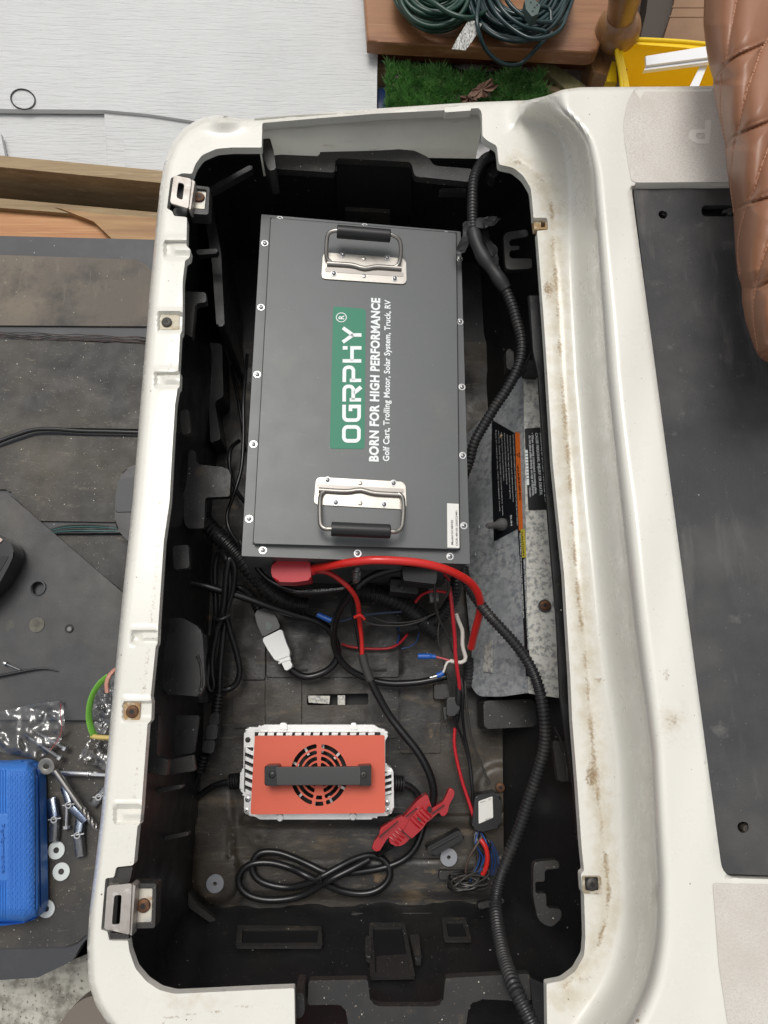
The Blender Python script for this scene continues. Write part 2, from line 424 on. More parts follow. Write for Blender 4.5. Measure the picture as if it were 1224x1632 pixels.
GRIP = mat('black_grip_rubber', (.016, .016, .017), .38, bump=[(900, .15)])
CORD = mat('black_pvc_cord', (.011, .011, .012), .30, layers=[((.03, .028, .026), 30, .6, .75, 6)], rvar=.06)
COND = mat('corrugated_black_conduit', (.020, .020, .021), .42, layers=[((.05, .046, .04), 25, .5, .75, 7), ((.35, .34, .32), 140, .70, .74, 8)], rvar=.1)
RED_C = mat('red_cable_sheath', (.62, .025, .02), .30, rvar=.05, coat=.2)
RED_B = mat('red_rubber_boot', (.46, .012, .024), .5, bump=[(300, .1)])
RED_K = mat('red_connector_plastic', (.40, .007, .013), .34, coat=.35)
ORNG = mat('coral_red_cover', (.72, .125, .068), .55, layers=[((.62, .10, .055), 5, .4, .8)], bump=[(900, .05)])
GREEN = mat('green_print', (.018, .20, .115), .5)
WHT = mat('white_print', (.80, .84, .84), .4)
LABW = mat('white_label_paper', (.78, .77, .73), .5)
BLKL = mat('black_label_film', (.010, .011, .013), .35)
ORL = mat('orange_label_film', (.72, .16, .025), .4)
YLL = mat('yellow_label_film', (.60, .50, .06), .4)
GALV = mat('galvanised_steel', (.58, .575, .53), .52, .1, layers=[((.27, .275, .27), 150, .46, .60, 5), ((.62, .59, .50), 230, .52, .66, 5), ((.36, .36, .34), 14, .55, .75, 5), ((.32, .22, .10), 7, .70, .85, 7)], bump=[(150, .3), (400, .2)])
GALVB = mat('blue_grey_galvanised_steel', (.42, .44, .45), .5, .1, layers=[((.22, .24, .26), 70, .44, .62, 8, (1, 1.6, 1)), ((.52, .52, .50), 170, .54, .68, 7), ((.30, .32, .34), 12, .5, .7, 6), ((.42, .40, .36), 260, .60, .75, 3), ((.36, .27, .15), 8, .70, .82, 7)], bump=[(150, .3)])
RUST = mat('rusty_screw_steel', (.10, .045, .022), .65, .25, layers=[((.20, .09, .04), 160, .45, .65), ((.04, .025, .02), 90, .5, .7)], bump=[(500, .6)])
RUSTC = mat('rust_stained_plastic', (.38, .24, .11), .7, layers=[((.55, .50, .38), 130, .5, .6), ((.16, .07, .03), 110, .6, .75)], bump=[(400, .4)])
DKSTEEL = mat('blackened_screw_steel', (.06, .055, .05), .5, .5, layers=[((.14, .10, .07), 130, .5, .7)])
LEATHER = mat('brown_quilted_vinyl', (.32, .145, .078), .38, layers=[((.27, .12, .065), 6, .4, .7)], bump=[(1100, .25, (1, 1, 1), .0006)], spec=.5)
THREAD = mat('brown_thread', (.46, .24, .15), .7)
BLUE = mat('blue_moulded_plastic', (.028, .15, .52), .42, layers=[((.045, .19, .58), 6, .4, .7), ((.02, .05, .14), 50, .72, .76, 8)])
BLUE_K = mat('blue_crimp_plastic', (.02, .11, .45), .35)
GREYPL = mat('translucent_grey_plastic', (.30, .31, .34), .4)
CWIRE = mat('cream_wire', (.72, .68, .62), .4)
RWIRE = mat('red_wire', (.52, .02, .03), .35)
BWIRE = mat('blue_wire', (.02, .07, .25), .35)
GWIRE = mat('dark_grey_wire', (.05, .046, .042), .4)
GHOSE = mat('dark_green_hose', (.008, .040, .026), .35)
THOSE = mat('teal_black_hose', (.010, .030, .032), .26)
WPLUG = mat('white_plug_plastic', (.84, .85, .83), .38)
SIDING = mat('primed_siding_board', (.60, .605, .60), .6, layers=[((.55, .555, .55), 4, .4, .7), ((.4, .4, .38), 70, .74, .77, 8)], bump=[])
TANW = mat('treated_timber', (.34, .245, .135), .7, layers=[((.26, .18, .095), 14, .4, .65, 8, (.5, 7, 5)), ((.42, .32, .19), 40, .55, .7, 6, (.4, 8, 4))], bump=[(60, .3, (.5, 8, 4))])
PLYW = mat('orange_plywood', (.50, .24, .10), .6, layers=[((.40, .17, .065), 9, .4, .65, 8, (.4, 5, 1)), ((.60, .34, .16), 30, .5, .7, 7, (.3, 9, 1)), ((.2, .07, .03), 7, .76, .8, 2)], bump=[(60, .2, (.5, 8, 1))])
STAINW = mat('stained_brown_wood', (.30, .135, .055), .45, layers=[((.20, .08, .032), 8, .42, .66, 8, (.5, 5, 2)), ((.40, .22, .11), 36, .55, .75, 8, (.4, 7, 3))], bump=[(60, .25, (.5, 8, 3))])
DSTAINW = mat('red_brown_riser_wood', (.20, .068, .030), .5, layers=[((.12, .04, .02), 20, .42, .66, 8, (.5, 5, 2))], bump=[(60, .2)])
POSTW = mat('varnished_turned_wood', (.32, .17, .072), .32, layers=[((.21, .10, .042), 12, .42, .66, 8, (4, 1, 1)), ((.42, .27, .14), 50, .58, .75, 8, (5, 1, 1))], coat=.3)
YEL = mat('yellow_crate_plastic', (.88, .60, .012), .35)
WPROF = mat('white_vinyl_profile', (.84, .84, .84), .35)
CARD = mat('brown_cardboard', (.27, .155, .085), .7, layers=[((.18, .10, .055), 5, .4, .7)], bump=[(40, .2, (1, 12, 1))])
STONE = mat('grey_paving', (.50, .49, .49), .8, layers=[((.22, .21, .20), 20, .45, .7, 8), ((.10, .07, .05), 30, .68, .75, 8)], bump=[(150, .4)])
CONC = mat('speckled_concrete', (.56, .54, .47), .85, layers=[((.24, .225, .19), 40, .42, .62, 6), ((.14, .125, .10), 180, .58, .68, 4), ((.55, .53, .48), 220, .62, .70, 3)], bump=[(200, .6)])
GROUND = mat('dark_leaf_litter_ground', (.10, .085, .07), .9, layers=[((.18, .14, .10), 25, .45, .65, 8), ((.05, .04, .035), 60, .5, .7, 6)], bump=[(60, .8)])
TAUPE = mat('taupe_plastic', (.17, .145, .12), .5)
TAPE = mat('black_fabric_tape', (.018, .018, .019), .5, bump=[(300, .3)])
LEAFM = mat('dry_brown_leaf', (.20, .115, .080), .65, layers=[((.12, .06, .04), 60, .45, .65)], bump=[(120, .5)])
GRASSM = mat('artificial_turf_blade', (.19, .42, .12), .5, layers=[((.09, .24, .06), 30, .4, .6), ((.38, .52, .22), 90, .55, .7)])
TEALW = mat('teal_scrap_wire', (.03, .09, .085), .4)
TAGM = mat('printed_paper_tag', (.56, .56, .52), .6, layers=[((.16, .16, .15), 260, .48, .53, 2, (3, .5, 1))])
# clear film
def film(name, tint, a=.16, rough=.12, clear=False):
    m = bpy.data.materials.new(name); m.use_nodes = True; t = m.node_tree; N = t.nodes
    b = N['Principled BSDF']; b.inputs['Base Color'].default_value = rgb(tint); b.inputs['Roughness'].default_value = rough
    if clear:
        b = N.new('ShaderNodeBsdfGlossy'); b.inputs['Roughness'].default_value = rough; b.inputs['Color'].default_value = (1, 1, 1, 1)
    tr = N.new('ShaderNodeBsdfTransparent'); tr.inputs[0].default_value = (.93, .93, .93, 1)
    fr = N.new('ShaderNodeFresnel'); fr.inputs[0].default_value = 1.5
    ad = N.new('ShaderNodeMath'); ad.operation = 'ADD'; ad.inputs[1].default_value = a; ad.use_clamp = True
    tc = N.new('ShaderNodeTexCoord'); n = N.new('ShaderNodeTexNoise'); n.inputs['Scale'].default_value = 17; n.inputs['Distortion'].default_value = .8; n.inputs['Detail'].default_value = 1.0
    bn = N.new('ShaderNodeBump'); bn.inputs['Strength'].default_value = 1; bn.inputs['Distance'].default_value = .006
    t.links.new(tc.outputs['Object'], n.inputs['Vector']); t.links.new(n.outputs[0], bn.inputs['Height'])
    t.links.new(bn.outputs[0], b.inputs['Normal']); t.links.new(bn.outputs[0], fr.inputs['Normal'])
    mx = N.new('ShaderNodeMixShader'); t.links.new(fr.outputs[0], ad.inputs[0]); t.links.new(ad.outputs[0], mx.inputs[0])
    t.links.new(tr.outputs[0], mx.inputs[1]); t.links.new(b.outputs[0], mx.inputs[2])
    t.links.new(mx.outputs[0], N['Material Output'].inputs['Surface']); return m
FILM = film('clear_plastic_film', (.85, .85, .85), .07, .16, True); FILMB = film('hazy_plastic_film', (.62, .70, .68), .12, .2, True)
FILMP = film('pink_tinted_film', (.75, .45, .38), .35, .3); FILMG = film('green_tinted_film', (.18, .75, .08), .7, .35)
# ================================================================== GOLF CART
RZ = .33
cart = thing('golf_cart', 'white golf cart body with its seat lifted and black battery compartment open', 'golf cart', (0, .2, 0))
OUT_L = [(345,183),(318,189),(294,203),(275,226),(262,258),(255,300),(250,345),(245,400),(238,470),(235,513),(225,628),(216,742),(211,800),(196,943),(183,1074),(172,1190),(161,1300),(151,1386),(143,1450),(139,1506),(141,1568),(154,1605),(172,1632),(200,1665),(260,1710)]
TOPE = [(1135,137),(1050,138),(926,139),(896,143),(870,153),(840,160),(753,163),(600,173),(480,183),(415,189),(385,190),(365,186)]
BODY_OUT = fillet([(1500,150)] + TOPE + OUT_L + [(420,1712,0),(468,1712,0),(470,1632,0),(469,1575,3),(420,1577,0),(300,1583),(278,1584),(254,1578),(233,1564),(216,1544),(206,1516),(204,1499,2),(174,1499,3),(171,1484,3),(161,1482,3),(168,1400,3),(182,1398,3),(185,1382,4),(213,1379,4),(219,1317,2),(223,1313,3),(226,1283,3),(226,1279,2),(235,1154,2),(241,1148,3),(242,1118,3),(240,1110,2),(248,1031,2),(251,1026,3),(252,1006,3),(252,999,2),(261,862),(270,800),(274,726),(279,644),(283,619,2),(286,617,2),(287,593,2),(284,591,2),(287,533,2),(290,528,2),(291,498,2),(291,448),(295,415,2),(302,411,3),(304,398,3),(297,392,3),(298,346,3),(277,344,3),(275,337,3),(266,332,2),(272,284,2),(290,276,3),(306,277,3),(311,262),(322,247),(345,237),(370,235),(417,235,2),(418,196,3),(500,189),(600,181),(700,176),(764,172,6),(768,180,4),(769,217,3),(778,225),(792,232),(795,262,4),(818,267),(834,280),(846,300),(850,340),(850,347,2),(872,347,3),(874,366,3),(856,368,2),(866,501),(870,560),(881,738),(899,915),(909,1080),(912,1148),(920,1249),(927,1350),(931,1388,2),(926,1392,3),(928,1421,3),(931,1426,2),(933,1496),(931,1523),(917,1548),(897,1563),(871,1568,3),(872,1632,0),(873,1712,0),(1300,1712),(1500,1712)], 5, 3)
MAT_P = [(1008,299,8),(1500,296),(1500,1404),(1162,1399,24),(1140,1385,18)]
MATHOLE = fillet([(1006,297,10),(1440,294,10),(1440,1408,20),(1152,1399,26)], 10, 6)
DIRT = [(818,255),(840,267),(861,284),(875,311),(880,339),(881,400),(886,440),(893,560),(898,640),(905,720),(912,820),(917,900),(925,980),(930,1020),(935,1080),(944,1180),(950,1240),(957,1300),(964,1360),(970,1420),(967,1460),(955,1500),(935,1540),(900,1572)]
FOOT = [(-200,-200),(800,-200),(806,150),(803,225),(820,212),(848,204),(878,208),(896,232),(903,290),(905,350),(915,600),(950,1000),(980,1200),(988,1400),(985,1480),(962,1560),(915,1620),(850,1720),(850,1900),(-200,1900)]
TOPL = [(-200,-200),(905,-200),(905,143),(903,172),(920,188),(944,218),(958,270),(966,350),(988,600),(1036,1000),(1058,1200),(1070,1400),(1070,1500),(1058,1575),(1030,1640),(980,1720),(960,1900),(-200,1900)]
CUPS = [(262,383,300,411,0),(252,499,291,528,1),(247,593,286,617,0),(210,1006,251,1026,0),(196,1118,240,1148,1),(182,1285,224,1313,0)]
FOOT = fillet(FOOT, 60, 6); TOPL = fillet(TOPL, 60, 6)
OUTB = densify(OUT_L + [(900, 1712)], 8, False)
def body_z(p):
    inf = inside(p, FOOT); int_ = inside(p, TOPL)
    df, dt = pdist(p, FOOT, True), pdist(p, TOPL, True)
    s = df / (df + dt + 1e-6); s = np.where(inf, 0, np.where(int_, s, 1))
    z = RZ + .130 * (s - .9 * np.sin(2 * np.pi * s) / (2 * np.pi))
    do = pdist(p, OUT_L); z -= .018 * (1 - np.clip(do / 13, 0, 1)) ** 2.2
    dtp = pdist(p, [q for q in TOPE]); z -= .010 * (1 - np.clip(dtp / 7, 0, 1)) ** 2
    dd = pdist(p, DIRT); z -= .0010 * np.exp(-(dd / 5.0) ** 2)
    z += .004 * np.exp(-((p[:, 0] - 355) / 26) ** 2 - ((p[:, 1] - 196) / 9) ** 2) * 2
    for x0, y0, x1, y1, sc in CUPS:
        ex = np.minimum(p[:, 0] - x0, x1 + 8 - p[:, 0]); ey = np.minimum(p[:, 1] - y0, y1 - p[:, 1])
        z -= .0055 * sstep(np.minimum(ex, ey), -1.5, 3.5)
        ey2 = np.abs(p[:, 1] - (y0 - 3)); z += .0022 * np.exp(-(ey2 / 2.5) ** 2) * sstep(p[:, 0], x0 - 3, x0 + 3) * (p[:, 0] < x1 + 8)
        if not sc: z += .0045 * np.exp(-((p[:, 1] - (y0 + y1) / 2) / 6) ** 2) * sstep(p[:, 0], x0 + 12, x0 + 18) * (p[:, 0] < x1 + 8)
    dm = pdist(p, MATHOLE, True); z -= .004 * (1 - np.clip(dm / 5, 0, 1)) ** 2
    # lettering panel, slightly proud
    z += .0004 * np.sin(p[:, 1] * .02) + .0005 * np.sin(p[:, 0] * .07 + p[:, 1] * .013)
    return z
def dirt_a(p):
    yy = p[:, 1]; md = np.clip(.80 + .30 * np.sin(yy * .043 + 1.3) * np.sin(yy * .017 + .4) + .22 * np.sin(yy * .11 + p[:, 0] * .06), .18, 1)
    dl = pdist(p, DIRT); d = md * np.maximum(.60 * np.exp(-(dl / 4.5) ** 2), .36 * np.exp(-(dl / 13) ** 2))
    for x, y, rx, ry, a in ((874,460,12,20,.6),(902,700,9,45,.4),(945,1236,16,30,.62),(1072,1148,17,20,.42),(1063,1075,9,14,.45),(955,1084,14,6,.5),(936,1060,9,60,.35),(908,880,9,50,.35),(265,520,16,12,.35),(210,1133,16,16,.35),(262,606,12,8,.3),(205,1300,14,8,.3),(930,1560,40,12,.35),(960,1330,8,60,.25)):
        d = np.maximum(d, a * np.exp(-((p[:, 0] - x) / rx) ** 2 - ((p[:, 1] - y) / ry) ** 2))
    for x, y0, y1, a in ((280,430,500,.26),(272,540,600,.34),(264,630,720,.32),(256,740,850,.36),(247,860,990,.34),(232,1040,1105,.36),(220,1160,1270,.30),(205,1330,1370,.28)):
        d = np.maximum(d, a * np.exp(-((p[:, 0] - x + (p[:, 1] - (y0 + y1) / 2) * .095) / 7) ** 2) * sstep(p[:, 1], y0 - 20, y0) * (1 - sstep(p[:, 1], y1, y1 + 20)))
    d = np.maximum(d, .42 * np.exp(-(pdist(p, [(262,1622),(300,1618),(360,1609),(425,1598)]) / 3.5) ** 2))
    return d
def grime_a(p):
    d = .34 * np.exp(-(pdist(p, DIRT) / 22) ** 2)
    d = np.maximum(d, .25 * np.exp(-((p[:, 0] - 300) / 60) ** 2 - ((p[:, 1] - 1600) / 30) ** 2))
    d = np.maximum(d, .35 * np.exp(-((p[:, 0] - 905) / 35) ** 2 - ((p[:, 1] - 1590) / 25) ** 2))
    d = np.maximum(d, .28 * np.exp(-((p[:, 0] - 1068) / 25) ** 2 - ((p[:, 1] - 1150) / 40) ** 2))
    return d
body = sheet('body_panel', BODY_OUT, [MATHOLE], body_z, [(4.2, (130, 170, 320, 1640)), (4.6, (820, 130, 1130, 1712)), (9, (1130, 130, 1500, 1712)), (7, (320, 150, 820, 260)), (8, (130, 1560, 820, 1712))],
             WHITE_P, cart, skirt=.012, attrs={'dirt': dirt_a, 'grime': grime_a})
# the grid regions overlap only at their borders
# pebbled non-slip areas laid 0.6 mm proud of the deck
def patch_z(p): return body_z(p) + .0007
PATCH1 = fillet([(1012,140),(1430,140),(1430,288),(1016,291,4),(1006,288,8),(996,230),(993,195),(1000,160,20)], 8)
PATCH2 = fillet([(1136,1407,4),(1430,1414),(1430,1712),(1190,1712),(1160,1632),(1146,1540)], 8)
sheet('nonslip_patch', PATCH1, [], patch_z, [(14, None)], ROUGH_P, cart, skirt=0, step=10)
sheet('nonslip_patch', PATCH2, [], patch_z, [(14, None)], ROUGH_P, cart, skirt=0, step=10)
DZ = HP(RZ + .088 + .0012)
# moulded letters on the deck (read from the other side)
def letter_poly(nm, pts): return prism(nm, pts, 0, .0005, LETM, cart, plane=HP(RZ + .1305))
LETM = mat('smooth_cream_letter', (.82, .80, .75), .35)
prism('moulded_letter', [(1124,191),(1134,191),(1134,228),(1124,229),(1112,229),(1103,225),(1098,218),(1099,210),(1104,206),(1124,206)], 0, .0006, LETM, cart,
      holes=[[(1111,212),(1124,212),(1124,222),(1113,222),(1108,217)]], plane=HP(RZ + .1305), r=3)
prism('moulded_letter', [(1143,206),(1150,206),(1150,228),(1143,228)], 0, .0006, LETM, cart, plane=HP(RZ + .1305))
# deck mat
MH = [fillet([(1050,337),(1056,335),(1063,338),(1064,344),(1060,349),(1053,348),(1049,343)], 3),
      fillet([(1118,327,8),(1200,326,8),(1200,345,8),(1118,345,8)], 8, 6),
      fillet([(1176,1312),(1184,1309),(1192,1311),(1194,1320),(1190,1327),(1181,1328),(1175,1320)], 4)]
prism('deck_mat', [(1009,301,9),(1432,298,9),(1432,1402,20),(1156,1393,22),(1142,1383,14)], RZ + .122, .008, MAT_DECK, cart, bevel=0, r=9, holes=MH)
prism('deck_well', [(1000,292),(1444,288),(1444,1415),(1140,1408)], RZ + .110, .004, DARK, cart)
o_ = prism('mat_clip', [(1160,331),(1166,331),(1166,334),(1172,334),(1172,339),(1166,339),(1166,343),(1160,343),(1160,339),(1153,339),(1153,334),(1160,334)], RZ + .119, .004, MAT_DECK, cart)
bm = bmesh.new(); c = W(1184, 1319, RZ + .114); latm(bm, [(.0001, 0), (.0042, 0), (.0042, .004), (.003, .006), (.0001, .006)], 14, Matrix.Translation(c)); from_bm('mat_screw', bm, DKSTEEL, cart)
bm = bmesh.new(); c = W(1057, 342, RZ + .114); latm(bm, [(.0001, 0), (.0034, 0), (.0034, .003), (.0001, .004)], 14, Matrix.Translation(c)); from_bm('mat_screw', bm, DKSTEEL, cart)
# inner wall panel at the top (grey) : vertical, seen from inside
a0, a1 = W(405, 193, RZ - .004), W(775, 171, RZ - .004)
y0 = max(a0.y, a1.y) + .004
bm = bmesh.new(); N_ = 40; rows = []
for j in range(9):
    z = RZ - .004 - .100 * j / 8
    rows.append([bm.verts.new((a0.x + (a1.x - a0.x) * i / N_ , a0.y + (a1.y - a0.y) * i / N_ + .004 - .011 * (j / 8) + .002 * math.sin(i * .2), z)) for i in range(N_ + 1)])
for j in range(8):
    for i in range(N_): bm.faces.new((rows[j][i], rows[j][i + 1], rows[j + 1][i + 1], rows[j + 1][i]))
bmesh.ops.solidify(bm, geom=bm.faces, thickness=.003)
from_bm('inner_wall_panel', bm, GREY_P, cart)
prism('edge_clip', [(708,171,2),(750,168,2),(751,176,2),(709,179,2)], RZ + .003, .012, WHITE_P, cart, bevel=.001, r=2)
# ------------------------------------------------ black tray: walls
def rrect(x0, x1, y0, y1, r, n=10, k=24):
    pts = []
    def seg(a, b, m):
        for i in range(m): pts.append((a[0] + (b[0] - a[0]) * i / m, a[1] + (b[1] - a[1]) * i / m))
    def arc(cx, cy, a0):
        for i in range(n): a = a0 + math.pi / 2 * i / n; pts.append((cx + r * math.cos(a), cy + r * math.sin(a)))
    seg((x1, y0 + r), (x1, y1 - r), k * 2); arc(x1 - r, y1 - r, 0); seg((x1 - r, y1), (x0 + r, y1), k); arc(x0 + r, y1 - r, math.pi / 2)
    seg((x0, y1 - r), (x0, y0 + r), k * 2); arc(x0 + r, y0 + r, math.pi); seg((x0 + r, y0), (x1 - r, y0), k); arc(x1 - r, y0 + r, 3 * math.pi / 2)
    return pts
tp, bt = rrect(-.256, .345, -.430, .768, .06), rrect(-.243, .215, -.306, .764, .02)
tray = thing_tray = None
bm = bmesh.new(); rings = []
NL = 18
for j in range(NL + 1):
    t = j / NL; ring = []
    for i, (a, b) in enumerate(zip(tp, bt)):
        x = b[0] + (a[0] - b[0]) * t ** .8; y = b[1] + (a[1] - b[1]) * (t if b[1] < -.2 else t ** .8)
        # vertical flutes on the long left wall and steps
        g = math.sin(y * 46) * .5 + math.sin(y * 23 + 1) * .5
        if x < -.2: x -= .004 * (1 if g > .2 else 0) * (t < .8)
        if x > .18: x += .003 * (1 if g > .3 else 0) * (t < .9)
        if y < -.29 and t < .75: y += .004 * (math.sin(x * 60) > .3)
        zt = .322 - (.064 if (a[1] > .75 and abs(a[0] - .01) < .19) else 0)
        ring.append(bm.verts.new((x, y, (-.004 if j else -.03) + zt * t)))
    rings.append(ring)
n = len(tp)
for j in range(NL):
    for i in range(n): bm.faces.new((rings[j][i], rings[j][(i + 1) % n], rings[j + 1][(i + 1) % n], rings[j + 1][i]))
bmesh.ops.reverse_faces(bm, faces=bm.faces)
me = bpy.data.meshes.new('battery_tray'); bm.to_mesh(me); bm.free()
tray = from_me('battery_tray', me, BLK, cart, angle=30)
# tray floor with relief
FL_OUT = fillet([(322,545),(800,545),(800,1100),(803,1380,18),(780,1445,20),(345,1450,30),(300,1410,25),(300,1000)], 20)
def fl_z(p):
    x, y = p[:, 0], p[:, 1]; z = np.zeros(len(p)) - .004
    # raised causeway on the left from (315,1290) to the boss at (345,1410)
    z += .006 * (1 - sstep(pdist(p, [(330,1200),(338,1300),(345,1405)]), 30, 38)) * sstep(y, 1240, 1290)
    z += .004 * (1 - sstep(np.hypot(x - 345, y - 1410), 42, 50))
    z += .007 * (1 - sstep(np.hypot(x - 797, y - 1256), 30, 44))
    z -= .004 * np.exp(-((x - 366) / 4) ** 2) * (1 - sstep(np.abs(y - 1345), 28, 36))
    # horizontal swages
    z += .004 * sstep(np.sin(y * .055), -.2, .2) * (y > 1300) * (x > 385)
    z += .004 * (1 - sstep(np.abs(y - 1040), 30, 36)) * (x > 425) * (x < 640)
    for cx, cy in ((530,1045),(438,1140),(410,1337),(405,1060),(600,1020),(560,1500)):
        z += .0012 * (1 - sstep(np.abs(np.hypot(x - cx, y - cy) - 10), 1, 2.5))
    z += .001 * np.sin(x * .05) * np.sin(y * .04)
    return z
sheet('tray_floor', FL_OUT, [fillet([(488,1107),(588,1105),(588,1123),(488,1124)], 2)], fl_z, [(5.5, None)], FLOORM, tray, skirt=0)
prism('tray_floor_end', [(322,330),(820,330),(820,550),(322,550)], -.006, .004, BLK, tray)
# floor pads: separate moulded panels, joints between them
for pts in ([(425,960),(635,960),(635,1079),(425,1079)], [(425,1082),(480,1082),(480,1176),(425,1176)], [(638,1082),(702,1082),(702,1200),(638,1200)],
            [(372,1086),(422,1086),(422,1160),(372,1160)], [(375,960),(422,960),(422,1083),(375,1083)]):
    prism('floor_pad', pts, .0005, .003, FLOORM, tray, bevel=.0008, r=2)
prism('floor_pad', [(483,1082),(635,1082),(635,1176),(483,1176)], .0008, .003, FLOORM, tray, r=4, holes=[[(489,1107),(587,1105),(587,1123),(489,1124)]])
prism('recess_bottom', [(480,1100),(596,1098),(596,1130),(480,1130)], -.024, .002, DARK, tray)
prism('steel_tab', [(490,1108),(526,1109),(525,1122),(492,1120)], -.004, .002, GALV, tray, bevel=.0004)
prism('steel_tab', [(538,1108),(550,1108),(550,1125),(538,1125)], -.004, .002, GALV, tray, bevel=.0004)
# ledges and pockets of the tray : (polygon, top height, depth, material)
LED = [
 # top lip
 ([(417,216,3),(433,222,3),(438,246,3),(508,249,3),(513,235,8),(560,231),(660,240),(682,250,6),(692,264,4),(752,269,3),(749,290,5),(661,281,5),(655,258,5),(535,252,5),(533,275,4),(438,269,4),(430,236)], .262, .012, BLKD),
 ([(416,216,3),(430,219,3),(436,240,3),(440,270,3),(428,272,3),(416,240,2)], .292, .05, BLKD),
 # left ledges
 ([(290,464,2),(328,466,3),(329,481,3),(311,484,4),(306,538,3),(292,530)], .27, .012, BLKD),
 ([(301,716,4),(311,718,3),(313,740,5),(360,745,5),(368,753,4),(366,791,2),(327,793,2),(325,842,2),(296,842,6),(288,800),(297,770,4)], .165, .014, BLKD),
 ([(257,986,4),(290,984,6),(322,1002,8),(327,1092,6),(318,1110,4),(262,1106,4),(252,1060)], .20, .012, BLK),
 ([(243,1139,3),(253,1139,2),(250,1206,5),(268,1211,3),(266,1236,2),(233,1232,3)], .25, .012, BLKD),
 ([(268,1212,2),(308,1203,2),(312,1228,2),(267,1235,2)], .18, .008, BLKD),
 ([(248,1140),(318,1140),(310,1200),(252,1207)], .14, .006, BLK),
 ([(300,1000),(330,1012),(332,1120),(300,1120)], .03, .03, BLKD),
 # far left wall ribs
 ([(312,398,2),(348,396,3),(346,404,3),(314,406,2)], .24, .01, BLK),
 ([(318,290,4),(332,292,4),(352,400,4),(358,520,4),(345,520,4),(338,420,4)], .20, .18, BLK),
 ([(330,545,3),(354,548,3),(356,632,3),(342,640,3),(352,700,3),(335,706,3)], .06, .06, BLK),
 # right wall: pockets near top
 ([(802,371,8),(842,365,6),(842,377,3),(812,382,3),(812,392,2),(828,392,2),(828,398,2),(812,399,2),(812,412,3),(848,412,3),(848,428,4),(806,430,8)], .20, .01, BLKD),
 ([(806,556,5),(818,556,5),(820,588,5),(808,590,5)], .16, .02, BLKD),
 ([(838,574,2),(858,575,2),(859,596,2),(836,594,2)], .19, .02, BLK),
 # bottom right pocket
 ([(850,1374,10),(890,1370,6),(892,1384,3),(868,1386,3),(868,1405,2),(853,1405,2),(853,1424,2),(870,1424,2),(871,1447,3),(894,1449,3),(896,1462,5),(880,1478,4),(858,1470,14),(850,1430,4)], .19, .012, BLKD),
 ([(770,1117,6),(853,1114,6),(856,1158,5),(772,1162,5)], .075, .06, BLKD),
 ([(692,1090,2),(718,1090,2),(718,1114,2),(692,1114,2)], .02, .02, BLKD),
 # bottom lip
 ([(492,1563,4),(586,1561,4),(590,1598,5),(604,1604,5),(696,1604,5),(706,1598,5),(710,1559,4),(800,1554,3),(845,1552,5),(846,1596,3),(760,1592,8),(747,1604,6),(742,1640,2),(740,1700,0),(556,1700,0),(556,1640,2),(550,1604,6),(536,1601,6),(490,1602,3)], .265, .012, BLKD),
 ([(470,1582,2),(484,1583,4),(486,1614,4),(478,1624,3),(471,1622,2)], .29, .05, BLKD),
 ([(845,1558,3),(871,1570,2),(873,1640),(852,1640)], .27, .02, BLK),
 # floor side step
 ([(760,900,3),(800,900,3),(800,1120,3),(760,1100,3)], .03, .03, BLKD),
]
for pts, z, h, m in LED: prism('moulded_ledge', pts, z, h, m, tray, bevel=.0025, r=3, seg=2)
# end wall slots, on an almost upright wall
WALLP = Plane((0, -.300, .0), (0, .318, .124))
def slotframe(outer, inner, m=BLKD):
    prism('wall_slot_frame', outer, 0, .004, m, tray, plane=WALLP, off=.005, r=3, holes=[inner])
    prism('wall_slot_back', inner, 0, .001, DARK, tray, plane=WALLP, off=.0015)
slotframe([(378,1474),(512,1476),(514,1508),(376,1508)], [(387,1480),(508,1479),(506,1502),(385,1503)])
slotframe([(588,1470),(645,1470),(662,1556),(590,1558)], [(594,1478),(640,1477),(654,1550),(598,1551)])
slotframe([(704,1462),(742,1462),(752,1498),(708,1498)], [(711,1469),(736,1468),(745,1493),(714,1493)])
prism('wall_sill', [(600,1524),(648,1520),(656,1550),(600,1552)], 0, .002, BLKD, tray, plane=WALLP, off=.004)
for q in ([(582,1490),(592,1490),(592,1526),(582,1524)], [(652,1488),(668,1488),(672,1530),(662,1530)]):
    prism('wall_rib', q, 0, .008, BLKD, tray, plane=WALLP, off=.010, bevel=.002, r=3)
# extra moulded detail on the dim walls
for q, z in (([(330,300,3),(400,262,3),(404,268,3),(336,306,3)], .255), ([(700,300,3),(745,300,3),(745,306,3),(700,306,3)], .23), ([(275,870,3),(300,868,3),(302,905,3),(277,908,3)], .24), ([(286,655,3),(300,652,3),(304,690,3),(290,694,3)], .25),
             ([(232,1260,4),(290,1250,4),(292,1256,3),(233,1268,3)], .2), ([(225,1340,4),(300,1325,4),(302,1331,3),(226,1348,3)], .16), ([(880,1180,4),(905,1182,4),(915,1245,4),(890,1246,4)], .17), ([(700,1388,3),(745,1388,3),(760,1400,3),(700,1402,3)], .012),
             ([(560,1455,3),(690,1455,3),(690,1460,3),(560,1460,3)], .02), ([(760,1440,5),(800,1430,5),(806,1438,4),(764,1450,4)], .05), ([(300,1420,4),(312,1440,4),(345,1466,5),(340,1474,4),(300,1446,4)], .03)):
    prism('moulded_rib', q, z, .012, BLKD, tray, bevel=.0025, r=3)
# slots in left bracket
for q in ([(274,994),(279,994),(278,1006),(273,1006)], [(268,1059),(273,1058),(271,1081),(266,1081)]):
    prism('bracket_slot', q, .2035, .002, DARK, tray)
tube('moulded_edge', [(314,1045,.203),(320,1060,.20),(322,1090,.20),(318,1102,.20)], .002, BLKD, tray, seg=6)
